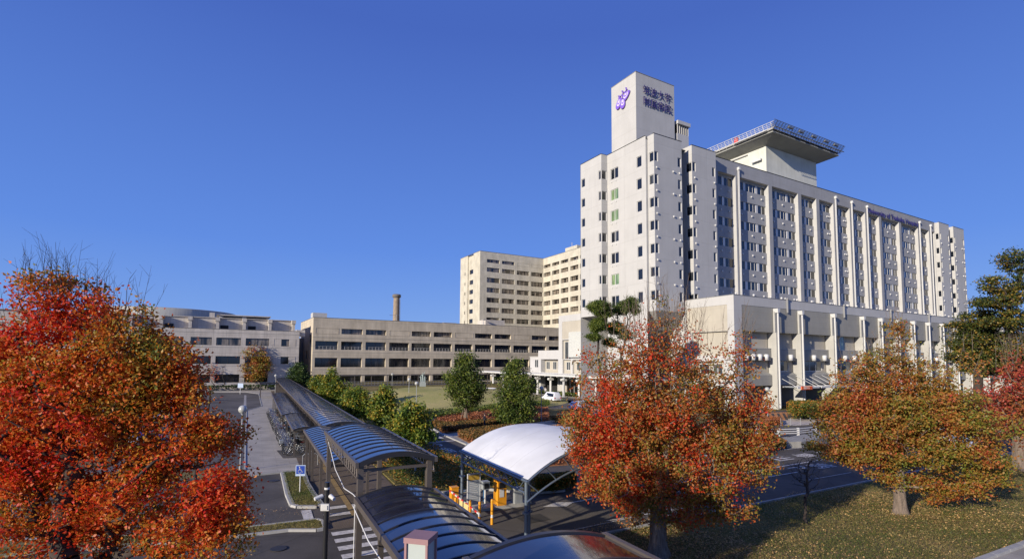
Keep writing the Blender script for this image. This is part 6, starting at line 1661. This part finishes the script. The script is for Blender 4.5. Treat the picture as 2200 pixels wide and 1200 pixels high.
# cars
def car(label, cm_, loc, rot, van=False, group=None):
    r = thing('parked_car', label, 'car', loc, rot, group)
    L, W, H = (4.4, 1.75, 1.9) if van else (4.3, 1.72, 1.48)
    prof = [(-L/2, .35), (-L/2-.02, .85), (-L/2+.12, H-.35), (-L/2+.3, H-.02), (L/2-1.5, H), (L/2-.75, .98), (L/2-.1, .82), (L/2, .4)] if van else \
           [(-L/2, .35), (-L/2-.02, .8), (-L/2+.35, .98), (-L/2+.95, H-.03), (.25, H), (1.05, .95), (L/2-.12, .76), (L/2, .4)]
    b = MB(); n = len(prof)
    lev = [(W/2, 0), (W/2-.02, .0)]
    def half(s):
        return [(x, s*(W/2-(0 if z < 1.0 else (z-.95)*.34)), z) for x, z in prof]
    a, c = half(-1), half(1)
    b.add(a+c, [tuple(range(n)), tuple(range(2*n-1, n-1, -1))]+[(i, n+i, n+(i+1) % n, (i+1) % n) for i in range(n)], 0)
    bm = bmesh.new(); me = b.mesh('body', cm_); bm.from_mesh(me); bmesh.ops.recalc_face_normals(bm, faces=bm.faces)
    bmesh.ops.bevel(bm, geom=list(bm.edges), offset=.055, segments=2, affect='EDGES', profile=.6)
    for f in bm.faces: f.smooth = True
    bm.to_mesh(me); bm.free(); me.materials.clear(); me.materials.append(cm_)
    link('body', me, r)
    g = MB()
    for s in (-1, 1):
        def q_(x, z): return (x, s*(W/2+.006-(z-.95)*.34), z)
        if van: pts = [(-L/2+.3, 1.05), (-L/2+.38, H-.3), (.35, H-.22), (1.15, 1.05)]
        else: pts = [(-L/2+.75, 1.0), (-L/2+1.15, H-.14), (.25, H-.14), (.85, 1.0)]
        g.add([q_(*p) for p in pts], [(0, 1, 2, 3)])
    x0, x1, z0, z1 = (L/2-1.42, L/2-.84, H-.12, 1.08) if van else (.36, .98, H-.1, 1.02)
    g.add([(x0+.03, -W/2+.28, z0+.02), (x0+.03, W/2-.28, z0+.02), (x1+.04, W/2-.12, z1+.02), (x1+.04, -W/2+.12, z1+.02)], [(0, 1, 2, 3)])
    xb = -L/2
    g.add([(xb+(.27 if van else .9)-.04, -W/2+.28, H-.14), (xb+(.27 if van else .9)-.04, W/2-.28, H-.14), (xb+(.09 if van else .42)-.03, W/2-.12, 1.04), (xb+(.09 if van else .42)-.03, -W/2+.12, 1.04)], [(0, 1, 2, 3)])
    g.build('windows', mat('car_glass', (.012, .015, .018), .05, var=0), r)
    for x in (-L/2+.8, L/2-.82):
        for s in (-1, 1):
            w = MB(); w.tube((x, s*(W/2-.2), .31), (x, s*(W/2+.01), .31), .31, n=20); wo = w.build('wheel', M_tyre, r)
            w = MB(); w.tube((x, s*(W/2-.1), .31), (x, s*(W/2+.02), .31), .19, n=14); w.build('rim', M_chrome, wo)
    for s in (-1, 1):
        b = MB(); b.box(L/2-.13, L/2+.03, s*.62-.16, s*.62+.16, .6, .74); b.build('headlight', M_silver, r)
        b = MB(); b.box(-L/2-.05, -L/2+.1, s*.66-.13, s*.66+.13, .74, .92); b.build('tail_light', M_red, r)
    b = MB(); b.box(L/2-.04, L/2+.05, -.3, .3, .42, .54); b.box(-L/2-.06, -L/2, -.17, .17, .5, .62); b.build('number_plate', M_trim, r)
    return r
C_white = mat('car_white', (.70, .71, .72), .25, var=0, coat=.8)
C_blue = mat('car_blue', (.01, .04, .30), .25, var=0, coat=.8)
C_silver = mat('car_silver', (.35, .37, .39), .3, .6, var=0, coat=.6)
C_black = mat('car_black', (.012, .012, .014), .2, var=0, coat=.8)
G2 = 'cars in the parking lot on the left'
c0 = at(402, 862); car('white van facing the path at the right end of the parking lot row', C_white, (c0[0], c0[1], .02), WROT, True, G2)
lot = [((372, 876), C_white, 'white car directly left of the white van, behind the red leaves', False), ((335, 905), C_silver, 'silver car seen through gaps in the big maple, middle of the lot', False), ((290, 950), C_blue, 'bright blue car glimpsed through the lower branches of the big maple', False),
       ((262, 962), C_white, 'white car beside the blue one, seen through branches', False), ((345, 850), C_white, 'white car in the far row of the lot', False), ((250, 905), C_black, 'black car in the middle row of the lot', True), ((180, 890), C_white, 'white van-shaped car in the middle row, far left', True),
       ((300, 858), C_silver, 'silver car in the far row of the lot', False), ((205, 965), C_silver, 'silver car in the near row behind the maple trunk', False), ((60, 950), C_white, 'white car at the left end of the near row', False)]
for (x, y), cm_, lab, v in lot:
    c0 = at(x, y); car(lab, cm_, (c0[0], c0[1], .02), WROT+math.pi*.5*(v), v, G2)
G3 = 'cars at the hospital forecourt and roads'
c0 = at(1184, 862); car('white van waiting in front of the white porch columns', C_white, (c0[0], c0[1], .02), YAW+math.pi/2, True, G3)
c0 = at(1245, 880); car('white car on the forecourt half hidden by the middle maple', C_white, (c0[0], c0[1], .03), YAW+.4, False, G3)
c0 = at(1300, 902); car('silver car behind the left part of the middle maple', C_silver, (c0[0], c0[1], .03), YAW+.3, False, G3)
c0 = at(2055, 972); car('pale blue car glimpsed through the golden maple on the right', C_white, (c0[0], c0[1], .02), WROT, False, G3)

# people
M_skin = mat('skin', (.42, .25, .18), .6, var=0)
def person(label, loc, rot, top, legs, hair, stride=.28, group=None):
    r = thing('person', label, 'person', loc, rot, group)
    V_ = [((0, 0, .94), .16), ((0, 0, 1.15), .14), ((0, 0, 1.38), .17), ((0, 0, 1.50), .06), ((0, 0, 1.56), .06), ((0, .01, 1.64), .095), ((0, .0, 1.74), .085),
          ((-.1, 0, .88), .10), ((-.11, stride*.45, .50), .065), ((-.11, stride, .10), .045), ((-.11, stride+.16, .05), .04),
          ((.1, 0, .88), .10), ((.11, -stride*.15, .50), .065), ((.11, -stride*1.1, .13), .045), ((.11, -stride*1.1+.15, .06), .04),
          ((-.2, 0, 1.42), .06), ((-.25, -.08, 1.15), .045), ((-.24, .02, .92), .035), ((-.24, .05, .83), .03),
          ((.2, 0, 1.42), .06), ((.25, .06, 1.15), .045), ((.24, .2, .95), .035), ((.23, .25, .88), .03)]
    E_ = [(0, 1), (1, 2), (2, 3), (3, 4), (4, 5), (5, 6), (0, 7), (7, 8), (8, 9), (9, 10), (0, 11), (11, 12), (12, 13), (13, 14), (2, 15), (15, 16), (16, 17), (17, 18), (2, 19), (19, 20), (20, 21), (21, 22)]
    me = bpy.data.meshes.new('body'); me.from_pydata([v for v, _ in V_], E_, []); me.update()
    o = link('body', me)
    sm = o.modifiers.new('skin', 'SKIN'); ss = o.modifiers.new('sub', 'SUBSURF'); ss.levels = 2
    for i, (_, rr_) in enumerate(V_): me.skin_vertices[0].data[i].radius = (rr_, rr_*(.72 if i in (0, 1, 2) else 1))
    me.skin_vertices[0].data[0].use_root = True
    bpy.context.view_layer.update()
    m2 = bpy.data.meshes.new_from_object(o.evaluated_get(bpy.context.evaluated_depsgraph_get()))
    bpy.data.objects.remove(o)
    m2.materials.clear()
    for mt in (M_skin, top, legs, M_black): m2.materials.append(mt)
    for f in m2.polygons:
        c = f.center; f.use_smooth = True
        f.material_index = 0 if c.z > 1.5 or (abs(c.x) > .18 and c.z < .88) else (1 if c.z > .9 else (2 if c.z > .12 else 3))
    link('body', m2, r)
    b = MB(); b.ball((0, -.02, 1.73), .112, .115, .10, 14, 10); b.build('hair', hair, r)
    b = MB(); b.ball((0, .105, 1.665), .014, .02, .02, 8, 5)
    b.build('nose', M_skin, r)
    return r
navy = mat('suit_navy', (.012, .013, .022), .8, var=.1)
c0 = at(1041, 921); person('person in a dark suit walking along the path beside the brown hedge', (c0[0], c0[1], .03), R(-70), navy, navy, M_black)
c0 = at(1172, 848); person('person in pale clothes standing between the porch columns', (c0[0], c0[1], .02), R(160), mat('shirt_pale', (.45, .43, .42), .8), mat('trousers_grey', (.08, .08, .09), .8), M_black, .05)
c0 = at(548, 834); person('person in dark clothes near the far end of the path', (c0[0], c0[1], .02), R(200), navy, M_black, M_black, .15)
